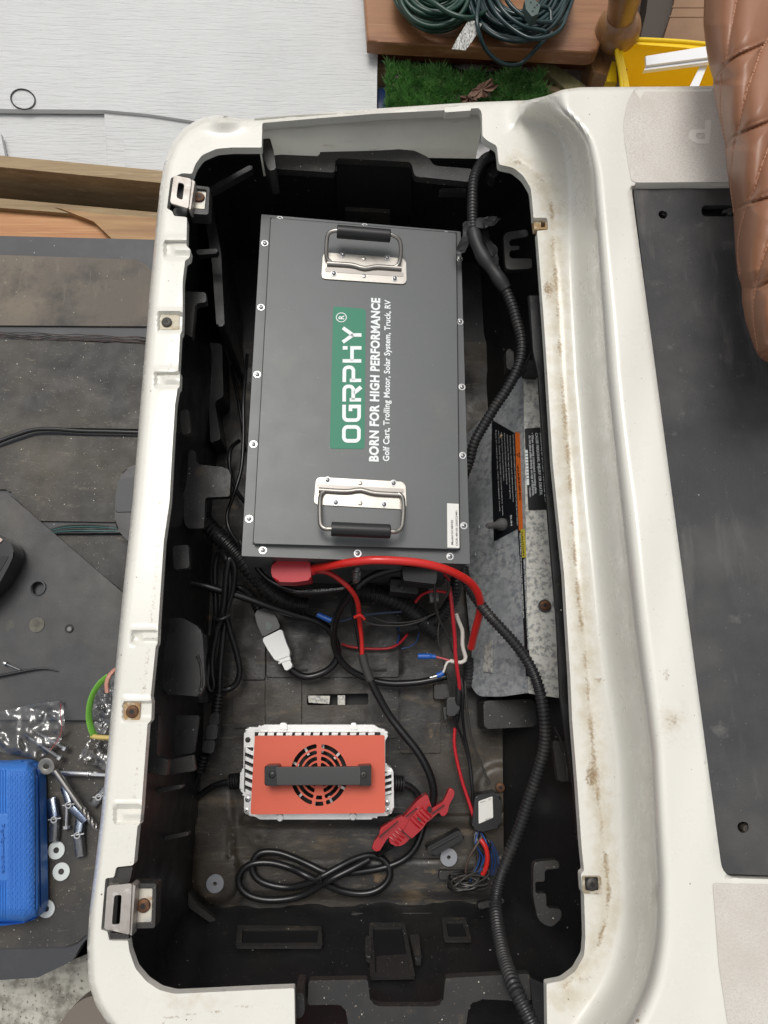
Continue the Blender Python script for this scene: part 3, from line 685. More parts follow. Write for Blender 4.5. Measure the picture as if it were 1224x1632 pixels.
# far-wall recess with light patch and the deeper black pocket
FARP = Plane((0, .752, 0), (0, -1, .04))
prism('wall_pocket_back', [(537,256),(655,262),(656,345),(537,340)], 0, .002, DARK, tray, plane=FARP, off=.004)
prism('wall_pocket_step', [(550,336),(622,340),(622,372),(550,372)], 0, .01, FLOORM, tray, plane=FARP, off=.012)
# dark strip beneath the right rim
prism('tray_flange', [(842,470),(866,470),(884,738),(902,915),(912,1080),(922,1249),(930,1340),(921,1340),(912,1240),(893,1113),(888,1000),(870,780),(858,598),(850,560)], .285, .006, BLK, cart, bevel=.002)
tube('tray_seam', [(852,480,.25),(850,530,.25),(846,560,.22),(834,590,.2)], .0016, BLKD, tray, seg=6)
tube('tray_seam', [(884,1160,.18),(898,1190,.2),(904,1225,.22),(906,1245,.23)], .0016, BLKD, tray, seg=6)
prism('mounting_tab', [(850,349,2),(872,349,2),(873,365,2),(852,366,2)], RZ - .006, .01, RUSTC, cart, holes=[[(862,354),(869,354),(869,362),(862,362)]])
prism('tray_boss', [(778,262,6),(792,258,4),(798,272,6),(790,284,4),(778,280,5)], .25, .02, BLKD, tray, bevel=.003, r=4)
# round rusty bolt in the floor
def screw_me(name, rh, hh, mats, rw=None, rec='torx', dome=.6, tilt=0):
    bm = bmesh.new()
    z = 0
    if rw: latm(bm, [(.0001, 0), (rw, 0), (rw, hh * .22), (.0001, hh * .22)], 22); z = hh * .2
    latm(bm, [(.0001, z), (rh, z), (rh, z + hh * (1 - dome) * .8), (rh * .93, z + hh * .7), (rh * .7, z + hh * .93), (rh * .35, z + hh), (.0001, z + hh)], 22)
    top = z + hh
    if rec == 'cross':
        for a in (0, 1):
            bxm(bm, (0, 0, top - .0001), ((rh * 1.15, rh * .24, .0006)[0 if not a else 1], (rh * .24, rh * 1.15)[a] if a else rh * .24, .0006), mi=1)
    elif rec == 'torx':
        latm(bm, [(.0001, top - .0003), (rh * .36, top - .0003), (rh * .36, top + .0002), (.0001, top + .0002)], 6, mi=1)
        for k in range(3): bxm(bm, (0, 0, top), (rh * .85, rh * .2, .0005), Matrix.Rotation(k * math.pi / 3, 4, 'Z'), mi=1)
    me = bpy.data.meshes.new(name); bmesh.ops.recalc_face_normals(bm, faces=bm.faces); bm.to_mesh(me); bm.free()
    for m in mats: me.materials.append(m)
    me.polygons.foreach_set('use_smooth', [True] * len(me.polygons))
    try: me.set_sharp_from_angle(angle=math.radians(35))
    except Exception: pass
    return me
RSC = screw_me('rim_screw', .0070, .0032, [RUST, DARK]); DSC = screw_me('rim_screw_dark', .0066, .0032, [DKSTEEL, DARK])
def put(name, me, px, py, z, parent, rot=0, plane=None, lab=None):
    p = (plane.at(px, py, z) if plane else W(px, py, z))
    q = (plane.n if plane else Vector((0, 0, 1))).to_track_quat('Z', 'Y').to_matrix().to_4x4()
    o = place(name, me, Matrix.Translation(p) @ q @ Matrix.Rotation(rot, 4, 'Z'), parent)
    if lab: o['label'] = lab
    return o
prism('screw_pad', [(256,501,3),(286,502,3),(285,526,3),(255,525,3)], RZ - .0035, .001, mat('stained_pad', (.60, .55, .43), .6, layers=[((.42, .33, .2), 90, .5, .65)]), cart, r=3)
put('rim_screw', DSC, 266, 514, RZ - .0032, cart, .3, lab='dark rusted screw in the cream rail')
prism('screw_pad', [(193,1119,3),(224,1120,3),(222,1149,3),(191,1148,3)], RZ - .0035, .001, RUSTC, cart, r=3)
put('rim_screw', RSC, 211, 1134, RZ - .0032, cart, .1, lab='brown rusted screw on a rust-stained pad')
prism('rim_screw_pocket', [(928,1396,4),(958,1396,4),(960,1425,4),(929,1424,4)], RZ + .0025, .001, mat('stained_pocket', (.30, .25, .17), .7, layers=[((.55, .5, .4), 110, .5, .62), ((.1, .06, .03), 120, .6, .7)]), cart, r=3)
prism('rim_screw_seat', [(932,1398,3),(953,1398,3),(954,1419,3),(933,1419,3)], RZ + .0032, .0008, DARK, cart, r=3)
put('rim_screw', DSC, 943, 1409, RZ + .0036, cart, .5, lab='dark screw in a square pocket of the right rim')
put('floor_bolt', RSC, 797, 1255, .009, tray, .2)
# ------------------------------------------------ latch brackets
AGST = mat('aged_bracket_steel', (.42, .39, .36), .45, .6, layers=[((.28, .24, .21), 40, .5, .7), ((.62, .6, .56), 90, .6, .75)], rvar=.08)
def bracket(ps, slot, foot, scr, frm, tab):
    b = thing_part = prism('latch_bracket', ps, RZ + .012, .0022, AGST, cart, r=4, holes=[slot])
    prism('bracket_step', [ps[1], (ps[1][0] + 6, ps[1][1] + 4), (ps[2][0] + 4, ps[2][1] + 2), ps[2]], RZ + .0095, .016, AGST, b, bevel=.001)
    prism('bracket_foot', foot, RZ - .006, .002, mat('worn_zinc_plate', (.62, .585, .50), .5, .35, layers=[((.35, .22, .12), 70, .55, .68), ((.40, .42, .42), 40, .5, .7)]), b, r=2)
    put('bracket_screw', RSC, scr[0], scr[1], RZ - .0055, b, .2)
    prism('bracket_surround', frm[0], RZ - .002, .02, BLKD, cart, r=4, holes=[frm[1]])
    prism('bracket_tab', tab, RZ - .004, .012, BLKD, cart, bevel=.0015, r=3)
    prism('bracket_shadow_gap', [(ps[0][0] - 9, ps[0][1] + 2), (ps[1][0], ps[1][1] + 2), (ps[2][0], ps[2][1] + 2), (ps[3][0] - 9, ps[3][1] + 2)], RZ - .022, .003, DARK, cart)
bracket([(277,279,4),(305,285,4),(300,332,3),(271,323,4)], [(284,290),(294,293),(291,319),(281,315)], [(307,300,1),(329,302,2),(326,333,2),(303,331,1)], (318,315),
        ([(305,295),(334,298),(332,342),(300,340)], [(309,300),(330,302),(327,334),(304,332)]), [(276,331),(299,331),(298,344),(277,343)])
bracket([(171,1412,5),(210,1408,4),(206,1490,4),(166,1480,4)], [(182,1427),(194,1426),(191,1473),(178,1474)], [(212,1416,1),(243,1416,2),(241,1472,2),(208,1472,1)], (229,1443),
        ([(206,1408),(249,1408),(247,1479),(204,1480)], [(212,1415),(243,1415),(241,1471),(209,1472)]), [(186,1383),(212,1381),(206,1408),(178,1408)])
prism('bracket_tab', [(176,1486),(206,1490),(204,1501),(177,1499)], RZ - .004, .012, BLKD, cart, bevel=.0015, r=3)
# ------------------------------------------------ galvanised controller cover
cover = prism('controller_cover', [(834,594,3),(859,596,2),(868,740),(882,915),(894,1113,2),(842,1105,2),(841,1036),(838,842),(835.5,688),(835,640)], .166, .003, GALV, cart, bevel=.0012, r=1)
P0, P1, P2, P3 = W(834, 595, .1645), W(842, 1105, .1645), W(750, 1106, .035), W(735, 700, .035)
nrm = (P1 - P0).cross(P2 - P0).normalized();
if nrm.z < 0: nrm = -nrm
SLP = Plane(P0, nrm)
prism('cover_side', [(834.5,596),(835,640),(836,690),(838.5,842),(842,1036),(843,1104),(800,1110),(762,1110,10),(748,1090,12),(752,1040),(738,900),(736,700),(746,690)], 0, .003, GALVB, cart, plane=SLP, r=3, off=0)
prism('cover_lip', [(772,1030,2),(784,1020,2),(784,1072,2),(770,1070,2)], 0, .001, GALV, cover, plane=SLP, off=.0025)
put('cover_bolt', RSC, 868, 965, .1665, cover, .2)
bm = bmesh.new(); latm(bm, [(.006, 0), (.0092, 0), (.0092, .0016), (.006, .0016)], 22, Matrix.Translation(W(868, 966, .1662)), cap=False); from_bm('bolt_washer', bm, DKSTEEL, cover)
for x, y in ((799,695),(757,884),(763,840)):
    bm = bmesh.new(); latm(bm, [(.0001, 0), (.0035, 0), (.003, .0014), (.0001, .002)], 12, Matrix.Translation(SLP.at(x, y, .0002)) @ SLP.n.to_track_quat('Z', 'Y').to_matrix().to_4x4()); from_bm('cover_rivet', bm, RUSTC if x == 799 else GALVB, cover)
# labels
wl = prism('warning_label', [(784,669),(820,690),(830,840),(787,863),(783,740)], 0, .0005, BLKL, cover, plane=SLP, off=.0009)
prism('orange_band', [(821,688),(828,690),(833,842),(827,846),(823,760)], 0, .0004, ORL, wl, plane=SLP, off=.0014)
text('warning_word', 'WARNING', (823.5,741), (828.0,797), 4.6, BLKL, wl, SLP, off=.0019, bold=.02)
text('warning_sign', '△', (822.8,721), (823.6,729), 6, BLKL, wl, SLP, off=.0019) if False else prism('warning_triangle', [(822.6,725),(828.5,721),(828.9,729.5)], 0, .0001, BLKL, wl, plane=SLP, off=.0016, holes=[[(824.3,725.2),(827.5,723),(827.8,727.8)]])
lines = ["BATTERY SHOCK, EXPLOSION OR FIRE HAZARD CAN CAUSE SEVERE INJURY", "Battery posts, terminals and related accessories", "contain lead. Wear eye protection and gloves", "Remove jewelry and keep sparks and open flame", "away from batteries. Disconnect batteries before", "service. Read the owner manual before work", "Tow in neutral only. Use insulated tools"]
for i, s in enumerate(lines):
    x = 817 - i * 4.6; ya = 701 - (i * 3 if i else -2) + (0 if i else -6); yb = (838 if i == 0 else (800, 795, 772, 766, 822, 815)[i - 1])
    text('label_print', s, (x, ya - 4 + i), (x + (yb - ya) * .05, yb), 2.6, WHT, wl, SLP, off=.0011)
text('label_print', 'RUN', (813,822), (814,838), 4.2, WHT, wl, SLP, off=.0011, bold=.02)
cl = prism('caution_label', [(825,843),(833,842),(843,1036),(845,1078),(838,1078),(831,930)], 0, .0005, BLKL, cover, plane=SLP, off=.0009)
prism('yellow_band', [(829.5,843),(836,843),(838.5,888),(832,889)], 0, .0004, YLL, cl, plane=SLP, off=.0014)
text('caution_word', 'CAUTION', (831.0,848), (833.3,886), 3.6, BLKL, cl, SLP, off=.0019, bold=.02)
text('label_print', 'SWITCH TO TOW BEFORE CONNECTING OR DISCONNECTING BATTERIES', (834.0,892), (841.5,1036), 3.6, WHT, cl, SLP, off=.0013, bold=.03)
text('label_print', 'Failure to follow this procedure can damage electronic parts', (828,850), (834.0,985), 2.6, WHT, cl, SLP, off=.0013, bold=.03)
CP = HP(.1662)
bl = prism('hazard_label', [(836,683,3),(861,681,2),(872,812,2),(842,813,3)], 0, .0005, BLKL, cover, plane=CP, off=.0008, r=2)
text('label_print', 'SHORTING OF BATTERY TERMINALS CAN', (860.5,690), (868.6,799), 4.2, WHT, bl, CP, off=.0012, bold=.015)
text('label_print', 'CAUSE PERSONAL INJURY OR DEATH.', (853,690), (860.5,789), 4.2, WHT, bl, CP, off=.0012, bold=.015)
text('label_print', '• When removing component mounting plate,', (846.5,690), (852.5,787), 3.8, WHT, bl, CP, off=.0012, bold=.01)
text('label_print', 'do not place plate directly on top of batteries.', (842.5,694), (848.5,790), 3.6, WHT, bl, CP, off=.0012, bold=.01)
text('label_print', '103360301', (843,776), (844,792), 2.6, WHT, bl, CP, off=.0012)
prism('barcode', [(837,717),(841,717),(843.5,773),(839.5,773)], 0, .0003, WHT, bl, plane=CP, off=.001)
for k in range(9):
    y = 722 + k * 5; prism('barcode_bar', [(837.4 + k * .22, y), (841 + k * .22, y), (841 + k * .22, y + 1.0), (837.4 + k * .22, y + 1.0)], 0, .0002, BLKL, bl, plane=CP, off=.0013)
# rubber booted toggle
bm = bmesh.new(); q0, q1 = SLP.at(802, 836, .001), SLP.at(779, 838, .024)
q1 = W(776, 838, .145); ax = (q1 - q0); Mx = Matrix.Translation(q0) @ ax.to_track_quat('Z', 'Y').to_matrix().to_4x4(); L_ = ax.length
latm(bm, [(.0001, 0), (.0095, 0), (.010, .004), (.0088, .009), (.0060, .012), (.0048, L_ * .6), (.0046, L_ * .9), (.003, L_), (.0001, L_)], 18, Mx); from_bm('toggle_boot', bm, mat('grey_rubber_boot', (.10, .10, .10), .55), cover)
# ------------------------------------------------ seat cushion
CUO = [(1122,-160),(1121,-60),(1122,0),(1121,40),(1125,76),(1130,105),(1137,128),(1136,135),(1142,170),(1148,200),(1154,222),(1156,232),(1155,240),(1159,275),(1164,310),(1168,334),(1169,350),(1172,400),(1175,438),(1182,456),(1182,480),(1188,512),(1196,537),(1205,562),(1213,573),(1240,585),(1300,592),(1420,596),(1500,596),(1500,-160)]
SEAMS = [[(1120,136),(1137,124),(1152,105),(1178,88),(1224,68),(1290,48)], [(1140,246),(1156,232),(1174,215),(1224,195),(1290,175)], [(1150,340),(1168,335),(1190,325),(1224,316),(1290,306)], [(1165,461),(1183,459),(1207,459),(1224,450),(1290,440)], [(1100,10),(1130,-20),(1190,-50),(1290,-70)], [(1190,570),(1230,560),(1290,556)]]
STCH = [[(1200,-120),(1176,-10),(1174,0),(1166,45),(1159,88),(1154,103),(1150,118),(1148,147),(1149,185),(1158,236)], [(1240,30),(1224,62),(1212,81),(1202,112),(1192,140),(1184,170),(1177.6,202),(1174,215),(1169,236),(1165,270),(1165,300),(1170,340)],
        [(1235,210),(1224,237),(1212,270),(1205,294),(1196,315),(1190,327),(1181,360),(1177,382),(1176,410),(1182,455)], [(1236,370),(1224,389),(1211,426),(1205,455),(1201,480),(1201,510),(1208,560)], [(1290,60),(1262,130),(1240,200)], [(1300,200),(1262,280),(1240,330)], [(1300,320),(1262,420),(1240,470),(1230,540)]]
def cu_z(p):
    de = pdist(p, CUO[:-2]); z = .515 + .075 * (1 - (1 - np.clip(de / 75, 0, 1)) ** 2) ** .6
    ds = np.full(len(p), 1e9)
    for s in SEAMS + STCH: ds = np.minimum(ds, pdist(p, s))
    z += .0075 * (1 - np.exp(-((ds / 17) ** 1.1))) - .0010 * np.exp(-(ds / 1.6) ** 2)
    for s in SEAMS: z += .0012 * np.exp(-((pdist(p, s) - 4) / 1.8) ** 2)
    return z
cush = sheet('seat_cushion', fillet(CUO, 6, 3), [], cu_z, [(2.6, (1110, -20, 1245, 600)), (9, (1245, -160, 1500, 600)), (8, (1110, -160, 1245, -20))], LEATHER, cart, skirt=.03, step=4, angle=70, shift=(.045, .040))
bm = bmesh.new()
for s in STCH:
    q = np.array(densify(s, 1.0, False)); z = cu_z(q); V = Wn(q, z)
    pts, LL = resample([Vector(v) for v in V], .0042)
    for i in range(len(pts) - 1):
        if i % 1: continue
        a, b = pts[i], pts[i].lerp(pts[i + 1], .68); d = (b - a).length
        bxm(bm, (0, 0, .0003), (.0014, d, .0011), Matrix.Translation(a.lerp(b, .5)) @ (b - a).to_track_quat('Y', 'Z').to_matrix().to_4x4())
st = from_bm('seam_stitching', bm, THREAD, cush, smooth=False); st['kind'] = 'stuff'
# ------------------------------------------------ cart floor (left)
FZ = .05
base = prism('cart_floor', [(-400,366),(247,382),(290,386),(290,430),(272,760),(255,1100),(237,1486),(139,1490,20),(115,1532),(60,1558),(0,1562),(-400,1566)], FZ - .004, .02, MAT_SM, cart, r=3)
prism('floor_mat_panel', [(-400,400),(-2,406),(224,414,8),(243,432,3),(250,520),(-400,516)], FZ, .004, MAT_BRN, base, bevel=.002, r=3)
prism('floor_mat_panel', [(-400,540),(0,541),(250,543),(240,684),(60,681,12),(0,700),(-400,720)], FZ, .004, MAT_RUB, base, bevel=.002, r=3)
prism('floor_mat_panel', [(-400,735),(0,714),(60,694,12),(240,697),(230,833),(58,830,4),(14,780,4),(-400,776)], FZ, .004, MAT_RUB, base, bevel=.002, r=3)
prism('floor_mat_panel', [(82,853,3),(230,853),(215,960),(196,942)], FZ, .004, MAT_RUB, base, bevel=.002, r=3)
def pfz(p): return np.full(len(p), FZ + .005)
prism('footwell_plate', [(-400,786),(12,786,6),(195,944),(215,962),(200,1148),(150,1148),(-400,1144)], FZ + .006, .008, mat('smooth_dark_footwell_plate', (.042, .043, .046), .5, layers=[((.075, .07, .062), 7, .45, .7, 7), ((.11, .10, .075), 20, .62, .75, 8), ((.3, .3, .28), 130, .735, .755, 8)], bump=[(700, .25), (30, .1)], rvar=.1), base,
      holes=[fillet([(50,938),(54,928),(63,925),(72,928),(76,938),(72,948),(63,951),(54,948)], 6)], r=3)
prism('floor_mat_panel', [(-400,1152),(0,1152),(170,1154),(250,1154),(260,1500),(139,1488),(117,1509,14),(0,1512),(-400,1516)], FZ, .004, MAT_RUB, base, bevel=.002, r=3)
bm = bmesh.new(); latm(bm, [(.0100, .0045), (.0122, .0045), (.0115, .0065), (.0100, .0068)], 26, Matrix.Translation(W(63, 938, FZ + .001)), cap=False); from_bm('hole_collar', bm, MAT_SM, base)
bm = bmesh.new(); latm(bm, [(.0001, 0), (.0112, 0), (.0112, .0012), (.0001, .0012)], 26, Matrix.Translation(W(59, 996, FZ + .006))); from_bm('worn_floor_plug', bm, mat('worn_olive_plug', (.13, .125, .095), .6, layers=[((.07, .065, .05), 60, .45, .65)], bump=[(200, .3)]), base)
bm = bmesh.new(); latm(bm, [(.0001, 0), (.0066, 0), (.0066, .002), (.0001, .002)], 20, Matrix.Translation(W(111, 1002, FZ + .0048))); from_bm('bolt_recess', bm, DARK, base)
bm = bmesh.new(); latm(bm, [(.0001, 0), (.0042, 0), (.0042, .004), (.003, .005), (.0001, .005)], 12, Matrix.Translation(W(112.5, 1003, FZ + .005))); from_bm('floor_bolt', bm, mat('dull_steel_bolt', (.17, .17, .165), .5, .4), base)
# torn ridge of fibre between mat panels
bm = bmesh.new()
for k in range(5):
    P = [W(x, 529 + 9 * (x / 240) + k * 2.2 + RND.uniform(-1.6, 1.6), FZ + .001 + RND.uniform(0, .002)) for x in range(-40, 250, 16)]
    tubem(bm, P, .0007, 5, .008)
tf = from_bm('torn_mat_fibre', bm, mat('red_brown_torn_fibre', (.085, .055, .045), .8, layers=[((.04, .035, .03), 50, .45, .6)]), base)
prism('pedal_pad', [(196,748,8),(232,735,6),(226,870,8),(203,862,8),(182,838,10),(185,780,12)], FZ + .035, .03, GRIP, cart, bevel=.006, r=8)
prism('pedal_face', [(188,764,3),(226,758,3),(222,815,3),(183,816,4)], FZ + .037, .004, mat('matt_grey_black_pad', (.045, .046, .05), .5), cart, bevel=.001, r=3)
pass
# ================================================================== LITHIUM BATTERY
BC = [Vector(v) for v in ((-.1449, .6766, .2416), (.1514, .6692, .2173), (.1444, .1588, .2284), (-.1520, .1662, .2527))]
bn = (BC[1] - BC[0]).cross(BC[0] - BC[3]).normalized()
if bn.z < 0: bn = -bn
BP = Plane((BC[0] + BC[1] + BC[2] + BC[3]) / 4, bn)
batt = thing('lithium_battery', 'dark grey metal lithium battery case with green logo and two steel handles', 'battery', (0, .42, 0))
flc = [(416.6,341.6,1),(734,369,1),(749,899,1),(385,886,1)]
lid = prism('flange_lid', flc, 0, .0025, CASE, batt, plane=BP, bevel=.0006, r=1.5)
prism('case', [(418.5,344),(732.5,371),(747.5,897.5),(387,884.5)], 0, .20, CASE, batt, plane=BP, off=-.0027, bevel=.001, r=2)
prism('raised_cover', [(432,347.5,2),(726.5,371.5,2),(732,875,2),(404,866,2)], 0, .0100, CASE, batt, plane=BP, off=.0102, bevel=.0016, r=2.5, seg=3)
BS = screw_me('lid_screw', .0031, .0026, [CHROME, DARK], rw=.0050, rec='cross')
for i, (x, y) in enumerate(((422,388),(416,490),(410,597),(404,708),(397,827),(419,877),(570,882),(717,887),(732,413),(733,513),(736,617),(737,726),(739,838),(446,349.5),(581,361),(711,373))):
    put('lid_screw', BS, x, y, .0003, batt, RND.uniform(0, 3), plane=BP)
prism('cover_seam_shade', [(430.6,346.5),(728.2,370.5),(733.6,876.6),(402.6,867.6)], 0, .001, DARK, batt, plane=BP, off=.0010)  # thin dark plate paints the shadow line around the raised cover
TOP = .0103
HS = screw_me('handle_screw', .0030, .0030, [CHROME, DARK], rw=.0044, rec='cross')
HR = screw_me('handle_rivet', .0030, .0012, [STEEL, DARK], rec='none')
def handle(plate, screws, rivets, bar, rod, gripa, gripb, s):
    h = prism('handle', plate, 0, .0016, STEEL, batt, plane=BP, off=TOP + .0017, bevel=.0005, r=7)
    for x, y in screws: put('handle_screw', HS, x, y, TOP + .0018, h, RND.uniform(0, 3), plane=BP)
    for x, y in rivets: put('handle_rivet', HR, x, y, TOP + .0018, h, 0, plane=BP)
    bm = bmesh.new(); tubem(bm, [BP.at(bar[0][0], bar[0][1], TOP + .0035), BP.at((bar[0][0] * 2 + bar[1][0]) / 3, (bar[0][1] * 2 + bar[1][1]) / 3, TOP + .0035), BP.at((bar[0][0] + bar[1][0]) / 2, (bar[0][1] + bar[1][1]) / 2 + s, TOP + .0035), BP.at((bar[0][0] + bar[1][0] * 2) / 3, (bar[0][1] + bar[1][1] * 2) / 3, TOP + .0035), BP.at(bar[1][0], bar[1][1], TOP + .0035)], .0036, 12)
    from_bm('hinge_barrel', bm, STEEL, h)
    dy = 5 if s > 0 else -5
    prism('hinge_recess', [(bar[0][0] - 3, bar[0][1] + 2 * s - 2), (bar[1][0] + 3, bar[1][1] + 2 * s - 2), (bar[1][0] + 4, bar[1][1] + 2 * s + 5), (bar[0][0] - 3, bar[0][1] + 2 * s + 5)], 0, .0004, mat('dull_inner_steel', (.30, .28, .26), .4, .9), h, plane=BP, off=TOP + .0021, r=3)
    bm = bmesh.new(); P = [BP.at(x, y, TOP + z) for x, y, z in rod]
    tubem(bm, P, .0030, 12, .002); from_bm('bail_rod', bm, STEEL, h)
    bm = bmesh.new(); tubem(bm, [BP.at(*gripa), BP.at((gripa[0] + gripb[0]) / 2, (gripa[1] + gripb[1]) / 2, (gripa[2] + gripb[2]) / 2), BP.at(*gripb)], lambda t: .0092 * (1 if .015 < t < .985 else .93), 20, .0012)
    from_bm('rubber_grip', bm, GRIP, h)
    return h
handle([(515,402),(647,412),(648,453),(512,444)], [(546,406),(617,411),(532,436),(629,444)], [(580,412),(580,440)], ((521,420),(640,428)),
       [(527,418,.004),(521,412,.006),(520,400,.012),(521,382,.020),(524,372,.025),(532,368,.028),(545,368,.029),(615,373,.029),(628,376,.028),(636,382,.025),(639,395,.019),(638,412,.010),(634,423,.005),(628,426,.004)],
       (537,369,TOP + .029), (622,376,TOP + .029), 4)
handle([(504,760),(646,768),(648,812),(500,804)], [(522,765),(627,770),(535,801),(612,804)], [(574,770),(574,802)], ((508,781),(641,789)),
       [(518,782,.004),(512,788,.006),(510,800,.012),(510,825,.020),(512,838,.024),(520,843,.026),(530,843,.027),(620,847,.027),(631,847,.026),(639,842,.024),(642,830,.020),(643,805,.012),(641,792,.006),(635,787,.004)],
       (528,843,TOP + .027), (622,847,TOP + .027), -4)
# logo
lg = prism('logo_panel', [(531,488),(583,492.5),(581,715.5),(525.5,715)], 0, .0002, GREEN, batt, plane=BP, off=TOP + .0003, r=5)
# hand built letters: cell s along up (reading direction), t towards left (letter up)
def stroke(bm, pts, w, closed=False):
    n = len(pts); P = [Vector(p) for p in pts]; L, R = [], []
    for i in range(n):
        a = P[i - 1] if (i > 0 or closed) else None; b = P[(i + 1) % n] if (i < n - 1 or closed) else None
        d1 = (P[i] - a).normalized() if a is not None else (b - P[i]).normalized(); d2 = (b - P[i]).normalized() if b is not None else d1
        n1, n2 = Vector((-d1.y, d1.x)), Vector((-d2.y, d2.x)); m = (n1 + n2)
        m = m.normalized() if m.length > 1e-6 else n1
        k = w / 2 / max(.5, m.dot(n1)); L.append(P[i] + m * k); R.append(P[i] - m * k)
    for i in range(n if closed else n - 1):
        j = (i + 1) % n; bm.append([L[i], L[j], R[j], R[i]])
def arcp(cx, cy, r, a0, a1, n=6): return [(cx + r * math.cos(math.radians(a0 + (a1 - a0) * k / n)), cy + r * math.sin(math.radians(a0 + (a1 - a0) * k / n))) for k in range(n + 1)]
def glyph(ch, w):
    q = []; h = 1.0; e = w / 2; r = .20; x1 = .93 - e; x0 = e
    if ch == 'O': stroke(q, arcp(x1 - r, h - e - r, r, 0, 90) + arcp(x0 + r, h - e - r, r, 90, 180) + arcp(x0 + r, e + r, r, 180, 270) + arcp(x1 - r, e + r, r, 270, 360), w, True)
    if ch == 'G':
        stroke(q, [(x1 + e, h - e)] + arcp(x0 + r, h - e - r, r, 90, 180) + arcp(x0 + r, e + r, r, 180, 270) + [(x1, e), (x1, .56), (.58, .56)], w)
    if ch in 'RP':
        stroke(q, [(x0, 0), (x0, .60), (x0, .605)], w) ; stroke(q, [(x0 - e, h - e), (x1 - r, h - e)] + arcp(x1 - r, h - e - r, r, 90, 0)[1:] + arcp(x1 - r, .42 + r, r, 0, -90) + [(x0, .42)], w)
        if ch == 'R': stroke(q, [(.46, .40), (.80, 0)], w * 1.1)
    if ch == 'H':
        stroke(q, [(x0, 0), (x0, h)], w); stroke(q, [(x0, .5), (x1 - .02, .5), (x1 - .02, 0)], w); stroke(q, [(x1 - .02, .74), (x1 - .02, 1)], w)
    if ch == 'Y':
        stroke(q, [(.06, h), (.46, .46)], w); stroke(q, [(.86, h), (.46, .46)], w); stroke(q, [(.46, .52), (.46, 0)], w)
    return q
def glyph_obj(ch, y0, y1, xb, xt):
    """y0..y1 : pixel rows from letter start to end (upwards); xb baseline column, xt cap column"""
    bm = bmesh.new(); sc = .93
    for qd in glyph(ch, .195):
        vs = []
        for p in qd:
            py = y0 + (y1 - y0) * (p.x / sc); px = xb + (xt - xb) * p.y
            vs.append(bm.verts.new(BP.at(px + (710 - py) * .008, py, TOP + .0007)))
        try: bm.faces.new(vs)
        except Exception: pass
    for f in bm.faces:
        if f.normal.dot(BP.n) < 0: f.normal_flip()
    me = bpy.data.meshes.new('letter'); bm.to_mesh(me); bm.free()
    return from_me('letter', me, WHT, lg, smooth=False)
for ch, ya, yb in (('O',705.5,677.5),('G',672.5,645),('R',640,613),('P',609,582.5),('H',578,551),('Y',547,520.5)):
    glyph_obj(ch, ya, yb, 574.8, 545)
q = []; stroke(q, arcp(0, 0, 1, 0, 345, 22), .16, True); bm = bmesh.new()
for qd in q: bm.faces.new([bm.verts.new(BP.at(544 + p.x * 8.0, 505.8 + p.y * 7.2, TOP + .0007)) for p in qd])
for f in bm.faces:
    if f.normal.dot(BP.n) < 0: f.normal_flip()
me = bpy.data.meshes.new('letter'); bm.to_mesh(me); bm.free(); from_me('letter', me, WHT, lg, smooth=False)
text('letter', 'R', (548.3,509.0), (548.4,502.6), 8.2, WHT, lg, BP, off=TOP + .0007, bold=.02)
text('printed_slogan', 'BORN FOR HIGH PERFORMANCE', (602.7,735.8), (605.3,475.3), 13.2, WHT, batt, BP, off=TOP + .0004, bold=.042, track=1.06)
text('printed_slogan', 'Golf Cart, Trolling Motor, Solar System, Truck, RV', (620.0,735.2), (622.2,478.5), 9.0, WHT, batt, BP, off=TOP + .0004, bold=.026, track=1.04)
sl_ = prism('serial_label', [(712.5,802,1),(731,803,1),(732.2,873.5,1),(713,872.5,1)], 0, .0002, LABW, batt, plane=BP, off=TOP + .0004, r=1.5)
text('label_print', 'Model:GC48105', (722.3,868), (722.0,829), 3.4, BLKL, sl_, BP, off=TOP + .0007, bold=.012)
text('label_print', 'OGR-48105-260523481', (729.6,870), (729.0,814), 3.2, BLKL, sl_, BP, off=TOP + .0007, bold=.012)
# terminals on the end face
prism('terminal_cover', [(641,903),(697,906),(695,931,3),(643,925,3)], .200, .05, mat('black_terminal_plastic', (.022, .023, .024), .45), batt, bevel=.0015, r=1)
ec = prism('end_connector', [(622,922),(668,926),(666,947),(621,943)], .12, .05, BLKD, batt, bevel=.002)
bm = bmesh.new(); c = W(636, 934, .1205); latm(bm, [(.0001, 0), (.003, 0), (.003, .0006), (.0001, .0006)], 14, Matrix.Translation(c)); from_bm('connector_hole', bm, DARK, ec)
bm = bmesh.new(); a_, b_ = W(569, 902, .185), W(567, 927, .165); Mx = Matrix.Translation(a_) @ (b_ - a_).to_track_quat('Z', 'Y').to_matrix().to_4x4(); L_ = (b_ - a_).length
latm(bm, [(.0001, 0), (.0045, 0), (.0045, L_ * .25), (.0068, L_ * .27), (.0068, L_ * .5), (.0056, L_ * .52), (.0056, L_ * .6), (.0068, L_ * .62), (.0068, L_ * .85), (.0045, L_), (.0001, L_)], 18, Mx)
from_bm('metal_plug', bm, CHROME, batt)
